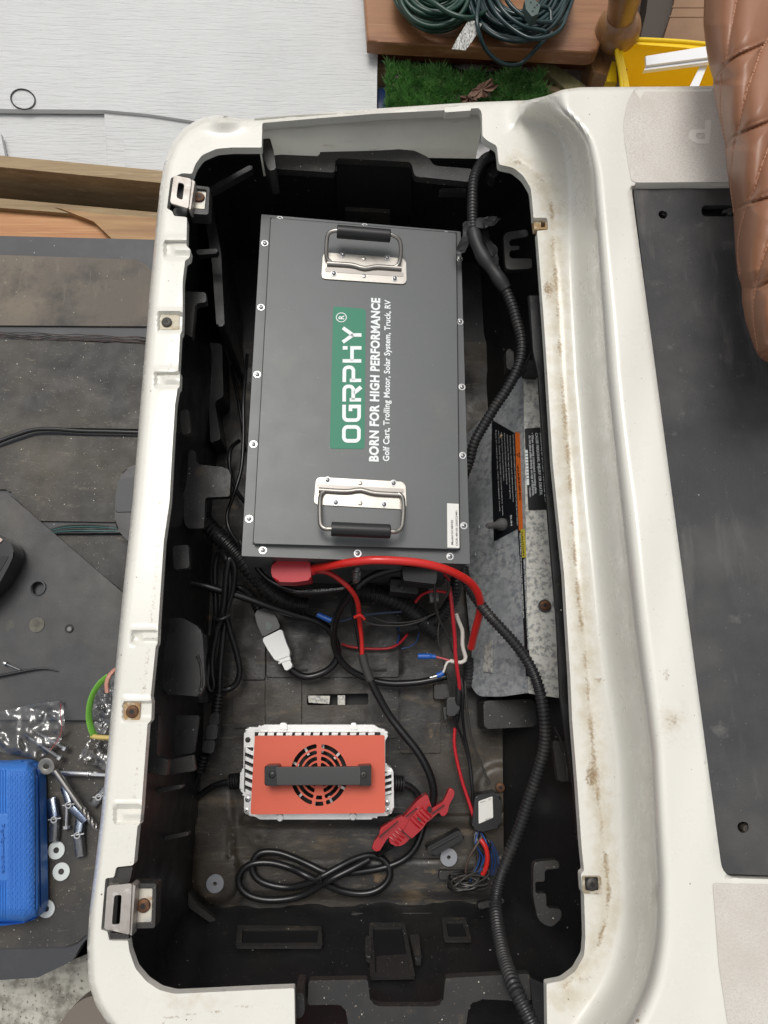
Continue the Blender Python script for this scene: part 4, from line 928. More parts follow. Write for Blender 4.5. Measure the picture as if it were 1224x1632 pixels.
# ================================================================== RED POWER CABLE
rc = thing('power_cable', 'thick red cable with a rubber boot curving round the battery corner', 'cable', W(600, 895, .2))
tube('cable', [(496,907,.207),(520,903,.222),(560,896,.246),(600,892.5,.258),(660,896,.254),(700,904,.244),(730,916,.228),(752,931,.21),(764,952,.19),(765,975,.165),(758,1002,.135),(751,1032,.10)], .0055, RED_C, rc, seg=16, step=.004)
prism('boot', [(435,894,6),(470,892,4),(494,893,4),(496,924,4),(470,928,6),(438,927,8),(431,912,8)], .215, .036, RED_B, rc, bevel=.006, r=6, seg=4)
tube('boot_neck', [(490,909,.205),(497,908.5,.206),(503,907,.207)], lambda t: .0095 - .0032 * t, RED_B, rc, seg=16, step=.001)
tube('boot_ring', [(492,909,.205),(494,909,.205)], .0102, RED_B, rc, seg=16)
# ================================================================== CHARGER
CZ = .040
chg = thing('battery_charger', 'silver battery charger with coral red top cover, fan grille and black carry handle', 'charger', W(508, 1235, 0))
prism('housing', [(389,1165,5),(394,1159,4),(414,1159,3),(418,1155,3),(596,1155,3),(603,1160,3),(616,1163,5),(620,1170,3),(614,1180,3),(614,1219,3),(622,1221,5),(627,1229,4),(628,1292,5),(620,1300,4),(600,1301,3),(595,1306,3),(414,1306,3),(406,1301,3),(394,1300,5),(389,1294,4),(389,1266,2),(382,1259,2),(383,1229,2),(388,1227,2)], CZ, .022, ALU, chg, bevel=.0022, r=3)
prism('base_shell', [(392,1165),(612,1162),(614,1222),(624,1230),(625,1295),(595,1302),(412,1302),(393,1296)], CZ - .0225, .0165, ALU, chg, r=3)
for q in ([(446,1152,3),(457,1152,3),(458,1163,1),(446,1163,1)], [(559,1152,3),(568,1152,3),(569,1163,1),(559,1163,1)], [(441,1298),(451,1298),(451,1309,4),(441,1309,4)], [(557,1297),(568,1297),(568,1307,4),(557,1307,4)]):
    prism('mount_tab', q, CZ + .003, .02, ALU, chg, bevel=.001, r=3)
prism('fin_bed', [(406,1167),(606,1167),(606,1292),(403,1292)], CZ + .006, .006, DARK, chg)
prism('fin_bed', [(390,1191),(404,1191),(402,1262),(389,1262)], CZ + .0005, .0005, DARK, chg, r=2)
prism('fin_bed', [(613,1229),(624,1231),(624,1266),(613,1268)], CZ + .0005, .0005, DARK, chg, r=2)
def fins(lst, z, h):
    bm = bmesh.new()
    for q in lst:
        P = [W(x, y, z) for x, y in q]; vt = [bm.verts.new(p) for p in P]; vb = [bm.verts.new(p - Vector((0, 0, h))) for p in P]
        bm.faces.new(vt); n = len(vt)
        for i in range(n): bm.faces.new((vt[i], vb[i], vb[(i + 1) % n], vt[(i + 1) % n]))
    return bm
for k in range(6):
    y = 1192 + k * 13
    from_bm('cooling_fin', fins([[(391, y), (410, y + 9), (410, y + 15), (391, y + 7)]], CZ + .010, .010), ALU, chg, smooth=False)
for k in range(4):
    y = 1230 + k * 10
    from_bm('cooling_fin', fins([[(608, y + 4), (624, y), (624, y + 4), (608, y + 9)]], CZ + .010, .010), ALU, chg, smooth=False)
for k in range(13):
    x = 412 + k * 14.6
    from_bm('cooling_fin', fins([[(x, 1168), (x + 10, 1168), (x + 9, 1176), (x - 1, 1176)]], CZ + .016, .01), ALU, chg, smooth=False)
# fan below the grille
FX, FY = 508.5, 1235.0
fan = None
bm = bmesh.new(); c = W(FX, FY, CZ + .008); latm(bm, [(.0001, .004), (.014, .004), (.014, -.002)], 24, Matrix.Translation(c), cap=False); fan = from_bm('fan', bm, DARK, chg)
for k in range(9):
    a = k * 2 * math.pi / 9; bm = bmesh.new(); bxm(bm, (.0245, 0, .001), (.022, .012, .0012), Matrix.Translation(c) @ Matrix.Rotation(a, 4, 'Z') @ Matrix.Rotation(.5, 4, 'X')); from_bm('fan_blade', bm, mat('black_fan_plastic', (.02, .02, .02), .35) if k == 0 else bpy.data.materials['black_fan_plastic'], fan)
for k in range(10):
    a = .3 + k * 2 * math.pi / 10; bm = bmesh.new(); bxm(bm, (.038, 0, .006), (.012, .0035, .004), Matrix.Translation(c) @ Matrix.Rotation(a, 4, 'Z') @ Matrix.Rotation(.5, 4, 'Z')); from_bm('cooling_fin', bm, ALU, chg)
# cover with real slots
def ringslot(r0, r1, a0, a1):
    n = max(6, int((a1 - a0) / 9)); o = []
    for k in range(n + 1):
        a = math.radians(a0 + (a1 - a0) * k / n); o.append((FX + r1 * math.cos(a), FY - r1 * 1.08 * math.sin(a)))
    for k in range(n + 1):
        a = math.radians(a1 - (a1 - a0) * k / n); o.append((FX + r0 * math.cos(a), FY - r0 * 1.08 * math.sin(a)))
    return o
HO = []
for r0, r1 in ((39.5, 46), (30.5, 36.5), (21.5, 27.5), (13, 18.5)):
    g = math.degrees(2.2 / ((r0 + r1) / 2))
    for a0, a1 in ((-78, -2), (2, 88 ), (92, 178), (182, 258), (262, 278)):
        if a1 - a0 < 20: continue
        HO.append(ringslot(r0, r1, a0 + g, a1 - g))
    HO.append(ringslot(r0, r1, 258 + g, 282 - g)) if r0 > 25 else None
CV = [(406,1173,2),(613,1172,3),(614,1296,5),(399,1298,5)]
cov = prism('top_cover', CV, CZ + .032, .0022, ORNG, chg, r=4, holes=HO)
def sidewall(name, pts, z0, z1, m, par, inset=0):
    bm = bmesh.new(); P = [W(x, y, z0) for x, y in fillet(pts, 4)]; n = len(P)
    a = [bm.verts.new(p) for p in P]; b = [bm.verts.new((p.x, p.y, z1)) for p in P]
    for i in range(n): bm.faces.new((a[i], b[i], b[(i + 1) % n], a[(i + 1) % n]))
    return from_bm(name, bm, m, par)
sidewall('cover_rim', CV, CZ + .0298, CZ + .022, ORNG, cov)
# handle
hd = prism('carry_handle', [(440,1222.5),(574,1221.5),(575,1251.5),(440,1252)], CZ + .062, .006, mat('dark_grey_handle', (.040, .041, .042), .5, bump=[(900, .15)]), chg, bevel=.0012)
for x0, x1, xs in ((421.5,444,434), (570,591.5,579.5)):
    b = prism('handle_end', [(x0,1220.5,4),(x1,1219.5,2),(x1,1252.5,2),(x0,1252.5,4)], CZ + .060, .028, mat('glossy_black_end', (.010, .010, .011), .28) if x0 < 500 else bpy.data.materials['glossy_black_end'], hd, bevel=.002, r=3)
    bm = bmesh.new(); latm(bm, [(.0058, 0), (.0074, 0), (.0074, .0012), (.0058, .0012)], 24, Matrix.Translation(W(xs, 1235, CZ + .0602)), cap=False); from_bm('screw_collar', bm, bpy.data.materials['glossy_black_end'], b)
    put('handle_bolt', screw_me('handle_bolt', .0045, .0022, [DKSTEEL if x0 > 500 else GRIP, DARK], rec='cross'), xs, 1235, CZ + .0600, b, .2)
for x, y, m in ((395,1179,DKSTEEL), (617,1280,CHROME), (395,1274,CHROME), (393,1292,ALU), (618,1292,ALU)):
    put('housing_screw', screw_me('housing_screw', .0040, .0014, [m, DARK], rec='cross'), x, y, CZ + .0003, chg, .6)
# strain reliefs
def relief(name, a, b, r, n, m, par, w=.6):
    bm = bmesh.new(); A, B = W(*a), W(*b); d = (B - A); L = d.length; Mx = Matrix.Translation(A) @ d.to_track_quat('Z', 'Y').to_matrix().to_4x4()
    latm(bm, [(.0001, 0), (r * .62, 0), (r * .55, L), (.0001, L)], 16, Mx)
    for k in range(n):
        z0 = L * (k + .15) / n; z1 = L * (k + .15 + w) / n; latm(bm, [(r * .5, z0), (r, z0), (r, z1), (r * .5, z1)], 16, Mx)
    return from_bm(name, bm, m, par)
relief('strain_relief', (382,1244,.025), (366,1246,.022), .0115, 4, GRIP, chg)
relief('strain_relief', (627,1248,.025), (643,1249,.022), .0115, 4, GRIP, chg)
# charger output cable figure eight
fe = thing('charger_cord', 'black cord looped in a figure eight below the charger', 'cord', W(500, 1400, 0))
tube('cord', [(641,1249,.022),(652,1253,.02),(664,1264,.016),(672,1281,.013),(675,1311,.012),(664,1347,.012),(643,1370,.010),(606,1384,.010),(556,1391,.016),(520,1390,.022),(495,1379,.020),(468,1367,.014),(440,1358,.010),(415,1359,.010),(404,1371,.010),(402,1387,.010),(412,1402,.010),(434,1411,.010),(460,1414,.012),(486,1409,.018),(512,1397,.024),(540,1382,.022),(566,1369,.016),(590,1363,.012),(608,1368,.010),(619,1380,.010),(621,1396,.010),(611,1412,.010),(592,1422,.010),(568,1424,.010),(542,1419,.012),(516,1408,.018),(490,1396,.024),(462,1383,.016),(432,1375,.012),(404,1376,.012),(387,1386,.012),(380,1401,.012),(384,1416,.012),(399,1428,.012),(424,1434,.012),(454,1433,.012),(480,1427,.014),(505,1414,.020),(530,1400,.028),(560,1385,.026),(588,1370,.02)], .0050, CORD, fe, seg=12, step=.004)
bm = bmesh.new(); tubem(bm, [W(508, 1395, .034), W(511, 1402, .036), W(514, 1410, .032)], .0011, 6, .002); from_bm('wire_tie', bm, GRIP, fe)
# mains cord: left gland -> coupler -> loops
mc = thing('mains_cord', 'black mains cord running from the charger to an inline coupler and hanging loops', 'cord', W(330, 1200, 0))
tube('cord', [(367,1246,.022),(350,1249,.02),(335,1256,.014),(320,1266,.010),(309,1275,.008),(303,1279,.010)], .0048, CORD, mc, seg=12)
tube('cord', [(301,1280,.010),(306,1266,.014),(312,1248,.020),(318,1230,.028)], .0048, CORD, mc, seg=12)
relief('cord_relief', (326,1202,.035), (318,1230,.028), .0082, 5, GRIP, mc)
cm = mat('dark_grey_coupler', (.030, .031, .033), .42)
prism('coupler_socket', [(326,1178,3),(343,1180,3),(340,1201,3),(321,1199,3)], .050, .022, cm, mc, bevel=.003, r=3)
prism('coupler_plug', [(331,1154,3),(348,1156,3),(345,1179,3),(327,1178,3)], .055, .024, cm, mc, bevel=.003, r=3)
prism('plug_neck', [(337,1136,3),(350,1137,3),(348,1156,2),(332,1154,2)], .054, .018, GRIP, mc, bevel=.003, r=3)
relief('cord_relief', (344,1138,.046), (349,1104,.05), .0080, 6, GRIP, mc)
tube('cord', [(349,1104,.05),(350,1085,.055),(352,1050,.06),(357,1000,.07),(363,960,.09),(366,925,.11),(362,895,.12),(352,880,.11),(344,895,.10),(343,930,.09),(344,975,.08),(341,1005,.07),(335,1045,.06),(331,1075,.055),(332,1095,.05),(338,1102,.046),(341,1090,.05),(338,1070,.055),(339,1040,.065),(346,1005,.08),(356,965,.10),(360,920,.12),(366,890,.13),(374,905,.12),(371,940,.10),(361,975,.085),(366,1003,.07),(377,1040,.055),(382,1070,.045),(376,1090,.04),(362,1099,.04),(352,1098,.045)], .0046, CORD, mc, seg=12, step=.004)
tube('cord_tie', [(340,984,.09),(346,988,.098),(356,986,.10),(366,980,.095)], .0028, GRIP, mc, seg=8)
# ================================================================== plugs and leads between battery and charger
wl_ = thing('extension_lead', 'black lead with a white female plug coupled into a black one', 'lead', W(430, 1020, 0))
tube('cord', [(300,928,.10),(325,934,.10),(344,939,.098),(386,951,.09),(429,966,.082),(471,980,.07),(505,990,.06),(526,1005,.05),(537,1030,.04),(537,1050,.035),(525,1066,.03),(508,1075,.028),(488,1079,.028),(472,1073,.03),(463,1066,.032)], .0056, CORD, wl_, seg=12)
wp = prism('white_plug', [(417,1018,4),(449,1002,4),(456,1024,6),(463,1040,4),(460,1048,2),(467,1062,3),(455,1070,3),(448,1055,2),(438,1052,3),(427,1036,6)], .052, .022, WPLUG, wl_, bevel=.005, r=4, seg=3)
for q in ([(440,1050),(460,1043),(461,1045.5),(441,1053)], [(443,1056),(463,1049),(464,1051.5),(444,1058.5)]):
    prism('plug_rib', q, .0535, .01, WPLUG, wp, bevel=.001)
prism('black_plug', [(405,974,5),(424,968,4),(438,977,4),(447,1000,2),(419,1015,2),(410,996,4)], .055, .024, mat('shiny_black_plug', (.008, .008, .009), .32), wl_, bevel=.004, r=5, seg=3)
prism('plug_window', [(424,990,2),(434,995,2),(432,1004,2),(424,1004,2)], .0562, .001, mat('greenish_clear_plug', (.06, .085, .08), .15), wl_, r=2)
relief('cord_relief', (413,974,.045), (406,960,.05), .0075, 3, GRIP, wl_)
tube('cord', [(407,963,.05),(400,948,.06),(386,938,.07),(372,936,.07),(362,944,.06)], .0050, CORD, wl_, seg=12)
# printed signal cable
sc_ = thing('signal_cable', 'thin black cable with white lettering hanging below the battery', 'cable', W(480, 940, 0))
tube('cable', [(382,862,.17),(399,888,.165),(420,917,.16),(447,934,.16),(482,943,.16),(518,942,.16),(549,936,.16),(568,927,.165)], .0038, CORD, sc_, seg=10)
SCP = HP(.1645)
text('cable_print', 'TYPLEUM CABLE E316 4PMHHW', (468,944.5), (548,939.5), 3.2, mat('faded_white_print', (.40, .40, .38), .5), sc_, SCP, off=0)
# loop A
la = thing('looped_lead', 'black lead dropping from the battery and looping past the blue terminals', 'lead', W(560, 1060, 0))
tube('cable', [(640,905,.17),(610,912,.165),(585,923,.16),(560,945,.15),(541,972,.12),(532,1003,.09),(535,1036,.06),(552,1063,.04),(584,1081,.03),(620,1089,.028),(660,1088,.028),(690,1083,.03),(712,1078,.03)], .0052, CORD, la, seg=12)
# output lead to red connector
ol = thing('charging_lead', 'red and black wires joining into one black cable that ends in a red connector', 'lead', W(640, 1160, 0))
tube('red_strand', [(500,910,.19),(522,912,.185),(543,925,.18),(560,941,.17),(570,960,.15),(573,990,.12),(576,1020,.10),(577,1045,.09)], .0036, RED_C, ol, seg=10)
tube('black_strand', [(566,928,.165),(561,950,.15),(562,975,.13),(569,1005,.11),(573,1030,.095),(577,1045,.09)], .0028, CORD, ol, seg=10)
tube('heat_shrink', [(577,1042,.09),(582,1062,.085),(590,1084,.08)], .0064, mat('grey_heat_shrink', (.055, .054, .053), .5), ol, seg=14)
tube('cable', [(589,1082,.08),(603,1110,.075),(622,1143,.07),(645,1172,.07),(667,1200,.07),(682,1227,.068),(690,1252,.062),(691,1272,.055),(686,1288,.05)], .0058, CORD, ol, seg=14)
bm = bmesh.new(); tubem(bm, [W(565, 984, .142), W(574, 980, .146), W(581, 987, .14)], .0022, 8, .003); from_bm('red_clip', bm, RED_C, ol)
# red anderson style connector pair
rk = thing('red_connector', 'ribbed red plastic connector with angled latches at the cable end', 'connector', W(655, 1315, 0))
KZ = .058
prism('connector_body', [(666,1275,4),(681,1265,3),(689,1290,4),(684,1303,4),(655,1335,3),(645,1345,3),(634,1350,3),(619,1343,4),(622,1333,3),(645,1300,4)], KZ, .024, RED_K, rk, bevel=.003, r=3, seg=3)
prism('connector_shell', [(657,1300,3),(667,1288,4),(683,1292,5),(688,1300,4),(672,1322,3),(655,1338,3),(642,1328,3)], KZ + .008, .020, RED_K, rk, bevel=.003, r=3, seg=3)
for k in range(5):
    x, y = 660 + k * 4.6, 1311 - k * 4.6
    bm = bmesh.new(); tubem(bm, [W(x - 6, y - 6, KZ + .0078), W(x + 1, y + 2, KZ + .0098), W(x + 9, y + 9, KZ + .0078)], .0013, 6, .002); from_bm('connector_rib', bm, RED_K, rk)
for k in range(4):
    x, y = 626 + k * 4.6, 1338 - k * 4.6
    bm = bmesh.new(); tubem(bm, [W(x - 5, y - 4, KZ + .0005), W(x + 2, y + 2, KZ + .0020), W(x + 9, y + 7, KZ + .0005)], .0013, 6, .002); from_bm('connector_rib', bm, RED_K, rk)
prism('connector_latch', [(606,1320,3),(636,1302,3),(643,1300,2),(645,1308,3),(638,1320,3),(616,1338,3),(604,1358,3),(592,1354,4),(596,1342,3),(604,1332,2)], KZ - .002, .014, RED_K, rk, bevel=.003, r=3, seg=3)
prism('connector_latch', [(684,1291,3),(706,1278,3),(712,1266,3),(716,1256,4),(724,1258,4),(724,1268,4),(716,1282,3),(713,1298,4),(704,1302,3),(700,1294,2),(680,1312,3),(676,1304,3)], KZ + .002, .014, RED_K, rk, bevel=.003, r=3, seg=3)
prism('connector_mouth', [(680,1288,3),(686,1284,3),(689,1292,3),(684,1297,3)], KZ + .0084, .001, DARK, rk, r=2)
for q in ([(646,1301),(664,1287),(665,1289),(647,1303)], [(640,1322),(656,1336),(655,1338),(639,1324)], [(604,1333),(634,1308),(635,1310),(605,1336)], [(688,1296),(708,1282),(709,1284),(689,1298)]):
    prism('shell_seam', q, KZ + .0086, .0006, mat('dark_red_seam', (.06, .003, .004), .6) if 'dark_red_seam' not in bpy.data.materials else bpy.data.materials['dark_red_seam'], rk)
bm = bmesh.new(); latm(bm, [(.0001, 0), (.0034, 0), (.0034, .0014), (.0001, .0014)], 16, Matrix.Translation(W(668, 1306, KZ + .0078))); from_bm('hinge_pin', bm, DKSTEEL, rk)
tube('cable_end', [(622,1347,.045),(612,1352,.03),(603,1360,.015)], .006, CORD, rk, seg=10)
# ================================================================== conduits
def conduit(label, pts, r, rib=(.0052, .0013), seg=16, cat='conduit'):
    o = tube('corrugated_conduit', pts, r, COND, None, seg=seg, rib=rib)
    tag(o, label, cat); return o
cd = thing('corrugated_conduit', 'long corrugated black conduit wrapped in tape, rising from the grey panel past the battery', 'conduit', W(755, 330, 0))
tube('conduit', [(797,247,.245),(789,248,.25),(774,253,.262),(761,270,.266),(754,294,.266),(753,346,.262),(756,374,.262),(766,402,.26),(782,426,.258),(803,457,.252),(816,486,.248),(824,513,.244),(831,540,.24),(831,566,.236),(823,592,.23),(808,620,.222),(788,650,.212),(768,683,.202),(755,708,.196),(748,735,.186),(738,760,.170)], .0079, COND, cd, seg=16, rib=(.0052, .0013))
tube('tape_wrap', [(754,368,.262),(760,388,.262),(772,412,.261),(790,437,.257),(806,461,.252)], lambda t: .0096 + .0008 * math.sin(t * 17), TAPE, cd, seg=14, step=.005)
def strip(name, pts, m, par, th=.0012):
    P = [W(*p) for p in pts]; bm = bmesh.new(); vs = [bm.verts.new(p) for p in P]; bm.faces.new(vs); bmesh.ops.triangulate(bm, faces=bm.faces)
    bmesh.ops.subdivide_edges(bm, edges=bm.edges, cuts=3, use_grid_fill=True)
    for v in bm.verts: v.co.z += RND.uniform(-.0018, .0018)
    bmesh.ops.solidify(bm, geom=bm.faces, thickness=th); return from_bm(name, bm, m, par)
strip('tape_flag', [(738,354,.255),(764,348,.27),(790,345,.262),(798,349,.255),(786,360,.262),(770,364,.272),(744,362,.262)], TAPE, cd)
strip('tape_flag', [(738,356,.262),(752,352,.268),(752,380,.262),(741,402,.25),(728,408,.244),(727,396,.246),(738,376,.256)], TAPE, cd)
strip('tape_flag', [(766,366,.262),(778,368,.25),(780,382,.24),(792,396,.24),(794,416,.24),(784,410,.245),(772,388,.25)], TAPE, cd)
strip('tape_flag', [(786,412,.262),(792,410,.266),(797,428,.262),(798,436,.256),(790,440,.262),(778,420,.266)], TAPE, cd)
conduit('long corrugated black conduit crossing the galvanised cover and running down the right side', [(739,905,.15),(741,920,.155),(749,938,.165),(762,958,.175),(780,981,.183),(802,1005,.185),(824,1030,.185),(843,1058,.186),(857,1090,.19),(866,1130,.19),(869,1165,.185),(867,1195,.178),(859,1225,.17),(845,1267,.16),(829,1317,.15),(809,1367,.145),(796,1402,.145),(790,1436,.15),(792,1470,.175),(802,1521,.23),(819,1571,.285),(843,1621,.305),(856,1650,.31)], lambda t: .0076 + .0010 * t)
conduit('wide corrugated black conduit emerging from the left wall hole beside the battery', [(318,818,.075),(330,836,.08),(350,856,.085),(372,878,.085),(395,904,.08),(418,930,.07),(440,950,.06),(462,962,.05),(490,966,.045)], .0135, (.0072, .0018))
conduit('dark corrugated conduit lying under the battery edge behind the blue crimp', [(560,940,.05),(590,946,.055),(620,954,.055),(648,968,.05),(675,990,.045),(700,1010,.04)], .0145, (.0068, .0018))
conduit('corrugated conduit bend lying on the floor left of the pink wire', [(632,1002,.035),(655,999,.04),(680,994,.045),(700,985,.055),(716,965,.07),(726,940,.09),(728,905,.11)], .0098, (.0058, .0014))
conduit('short corrugated conduit dropping behind the thick red cable', [(745,1050,.04),(748,1070,.035),(745,1095,.03)], .0095, (.0055, .0014))
# ================================================================== small wiring
def wire(label, pts, r, m, cat='wire', seg=8): return tag(tube('wire', pts, r, m, None, seg=seg, step=.005), label, cat)
wh = thing('crimped_wire_pair', 'cream sheathed wire pair ending in two blue crimp terminals', 'wire', W(715, 1050, 0))
tube('sheath', [(727,978,.10),(732,993,.10),(737,1005,.098),(737,1030,.09),(742,1046,.085),(740,1054,.082),(730,1056,.08),(717,1053,.08)], .0030, CWIRE, wh, seg=10)
tube('pink_core', [(718,1053,.08),(708,1050,.082),(695,1047,.084)], .0015, mat('pink_wire', (.60, .14, .16), .4), wh)
tube('white_core', [(718,1053,.08),(711,1057,.082),(709,1066,.08),(705,1073,.078)], .0018, CWIRE, wh)
tube('blue_crimp', [(694,1047,.084),(686,1046,.084),(666,1046,.084)], lambda t: .0044 if t > .25 else .0034, BLUE_K, wh, seg=12, step=.002)
tube('blue_crimp', [(706,1072,.078),(702,1075,.078),(696,1077,.078)], .0040, BLUE_K, wh, seg=12, step=.002)
tube('bullet_tip', [(697,1077,.078),(690,1079,.078),(685,1080,.078)], lambda t: .0026 if t < .6 else .0021, CHROME, wh, seg=10, step=.001)
wire('long red wire running down past the fuse holder to the tracker box', [(716,935,.12),(719,955,.12),(722,985,.115),(725,1020,.10),(726,1045,.09),(729,1070,.08),(732,1090,.07),(732,1110,.06)], .0030, RWIRE)
wire('lower red wire between the fuse holder and the tracker box', [(725,1160,.03),(724,1185,.028),(729,1215,.026),(738,1250,.025),(748,1280,.025),(755,1303,.025)], .0027, RWIRE)
wire('short red wire arching to a grey socket under the battery corner', [(662,960,.09),(672,948,.10),(688,942,.11),(706,943,.115),(718,946,.12)], .0022, RWIRE)
wire('thin red wire lying across the tray floor below the battery', [(544,1026,.016),(560,1031,.014),(590,1034,.014),(620,1033,.014),(638,1024,.02),(650,1010,.03)], .0021, RWIRE)
bm_ = thing('blue_terminal', 'blue crimp terminal on a thin grey wire beside the looped lead', 'terminal', W(516, 985, 0))
tube('crimp', [(506,979,.09),(516,984,.09),(528,989,.09)], .0042, BLUE_K, bm_, seg=12, step=.002)
tube('lead', [(527,989,.09),(545,990,.085),(566,983,.08),(600,978,.07),(640,975,.06)], .0016, mat('slate_blue_wire', (.06, .08, .14), .4), bm_)
for i, (pp, r, m) in enumerate((([(574,988,.06),(600,996,.06),(640,997,.06),(670,990,.062),(690,978,.065)], .0018, GWIRE), ([(590,982,.058),(620,992,.058),(660,990,.06),(700,975,.07)], .0016, GWIRE), ([(693,930,.12),(693,955,.11),(699,985,.09),(712,1010,.07),(722,1040,.05)], .0018, GWIRE),
        ([(700,990,.06),(698,1015,.06),(704,1045,.05),(715,1085,.04),(722,1120,.03)], .0014, GWIRE), ([(716,925,.13),(708,915,.14),(700,905,.15)], .0022, RWIRE), ([(712,950,.12),(716,935,.13),(708,922,.14)], .0022, GWIRE), ([(635,1000,.05),(636,1012,.03),(633,1026,.02)], .0016, BWIRE),
        ([(668,1008,.03),(664,1022,.02),(655,1030,.016),(640,1034,.014)], .0010, BWIRE))):
    wire(('thin grey wire under the battery, longest of the tangle', 'thin grey wire crossing just above the longest one', 'grey wire hanging from the terminal cover past the grey socket', 'hair-thin grey wire dropping left of the long red wire', 'stub of red wire at the battery corner', 'grey wire stub curling at the battery corner', 'short dark blue wire left of the conduit bend', 'faint blue wire lying on the floor pad')[i], pp, r, m)
g = thing('wire_socket', 'small pale grey wire socket under the battery corner', 'socket', W(690, 950, 0))
prism('socket_body', [(684,940,2),(698,938,2),(700,958,2),(686,960,2)], .10, .014, mat('pale_grey_socket', (.26, .26, .25), .5, layers=[((.12, .12, .115), 120, .45, .6)]), g, bevel=.0015)
prism('socket_clip', [(684,936,1),(690,935,1),(691,942,1),(684,942,1)], .104, .006, mat('pale_clip', (.35, .35, .33), .5), g, bevel=.0006)
fh = thing('fuse_holder', 'black inline fuse holder on the wires above the charger lead', 'fuse holder', W(722, 1128, 0))
prism('holder_body', [(712,1112,3),(730,1110,3),(733,1134,3),(728,1140,3),(712,1142,3)], .06, .03, GRIP, fh, bevel=.003, r=3)
tube('holder_neck', [(731,1094,.065),(731,1112,.06),(729,1132,.05),(727,1150,.04)], lambda t: .0058 * (1 - .5 * abs(t - .4)), GRIP, fh, seg=12)
prism('holder_clip', [(706,1128,2),(712,1126,2),(714,1146,2),(708,1148,2)], .05, .01, GRIP, fh, bevel=.001)
for lab, pp, r in (('outer black wire dropping right of the long red wire', [(735,1080,.06),(738,1110,.06),(737,1140,.05),(741,1175,.035),(749,1215,.03),(753,1260,.028),(754,1300,.02)], .0022),
        ('inner black wire dropping beside the fuse holder to the tracker', [(722,1120,.055),(726,1150,.045),(738,1180,.035),(748,1215,.03),(752,1255,.028),(757,1290,.02)], .0022),
        ('black wire curving from the cover down beside the tracker box', [(741,1085,.06),(744,1130,.05),(752,1180,.035),(766,1215,.03),(780,1250,.028)], .0018)):
    wire(lab, pp, r, GWIRE if r < .002 else CORD)
tr = thing('tracker_box', 'black plastic tracker box with a white sticker beside the conduit', 'tracker', W(775, 1290, 0))
prism('box_body', [(757,1268,4),(792,1262,4),(800,1272,5),(799,1318,6),(768,1326,5),(752,1320,4)], .034, .030, mat('satin_black_box', (.014, .014, .015), .4), tr, bevel=.003, r=4)
stk = prism('sticker', [(762.5,1277,2),(785,1269,2),(786,1303,2),(763,1313,2)], .0346, .0003, LABW, tr, r=2)
TP = HP(.0346)
text('sticker_print', 'Starlink', (766,1280), (774,1277.5), 2.2, BLKL, stk, TP, off=.0003)
text('sticker_print', '4.7', (779,1276), (783,1274.5), 2.6, BLKL, stk, TP, off=.0003)
text('sticker_print', 'ABS-23107', (774,1307.5), (782,1304.5), 1.8, BLKL, stk, TP, off=.0003)
rl = thing('relay_box', 'dark oblong plastic module lying over a grey washer', 'module', W(708, 1340, 0))
prism('module_body', [(678,1352,4),(732,1322,5),(742,1336,5),(690,1366,5)], .026, .024, mat('matt_black_module', (.009, .009, .0095), .5), rl, bevel=.004, r=4)
prism('module_ridge', [(686,1353),(730,1329),(732,1332),(688,1357)], .027, .003, bpy.data.materials['matt_black_module'], rl, bevel=.0008)
# bundle of loose wires
bw = thing('wire_bundle', 'tangled bundle of thin black and grey wires tied on the tray floor', 'wire bundle', W(750, 1400, 0))
R2 = random.Random(3)
for k in range(16):
    P = []; a0 = R2.uniform(0, 6.28); cx, cy = 748 + R2.uniform(-8, 8), 1403 + R2.uniform(-4, 6); rx, ry = R2.uniform(14, 30), R2.uniform(5, 13); tl = R2.uniform(-.5, .1)
    for j in range(12):
        a = a0 + j * .55; x = rx * math.cos(a); y = ry * math.sin(a)
        P.append((cx + x * math.cos(tl) - y * math.sin(tl), cy + x * math.sin(tl) + y * math.cos(tl), .012 + .004 * (k % 6) + .003 * math.sin(a * 2)))
    tube('strand', P, .0015, GWIRE if k % 3 else CORD, bw, seg=6, step=.004)
for k in range(9):
    dx = k * 2.2
    tube('strand', [(757 + dx * .6, 1325 + R2.uniform(-3, 3), .022), (758 + dx * .9 + R2.uniform(-8, 8), 1345, .024 + k * .001), (762 + dx + R2.uniform(-6, 6), 1368, .02), (752 + dx + R2.uniform(-4, 4), 1392, .018), (745 + dx * .8, 1408, .014)], .0013, (GWIRE, BWIRE, CORD)[k % 3], bw, seg=6, step=.004)
tube('brown_strand', [(768,1333,.03),(758,1350,.032),(748,1365,.03),(742,1385,.026),(744,1402,.02)], .0018, mat('brown_wire', (.085, .06, .048), .45), bw, seg=8)
tube('red_strand', [(766,1338,.034),(774,1350,.036),(777,1366,.034),(775,1382,.03),(769,1394,.026)], .0036, RED_C, bw, seg=10)
for k in range(6): tube('strand', [(772 + k * 2, 1340, .02), (780 + k * 2, 1355, .02), (782 + k * 2.5, 1375, .018), (779 + k * 2, 1395, .015)], .0011, BWIRE if k % 2 else GWIRE, bw, seg=6)
# thin cables between left wall and battery
wire('thin black cable hanging left of the battery down to the conduit', [(394,566,.06),(392,590,.10),(388,640,.12),(388,700,.12),(384,750,.12),(370,795,.12),(362,820,.12),(366,845,.12),(384,872,.13),(396,892,.14)], .0030, CORD, 'cable')
wire('black cable slanting behind the longer one left of the battery', [(368,582,.03),(376,620,.04),(385,670,.05),(390,720,.05)], .0028, CORD, 'cable')
wire('black cable bowing in a loop near the speckled ledge', [(382,702,.05),(368,715,.04),(366,745,.04),(376,780,.05),(390,800,.06)], .0034, CORD, 'cable')
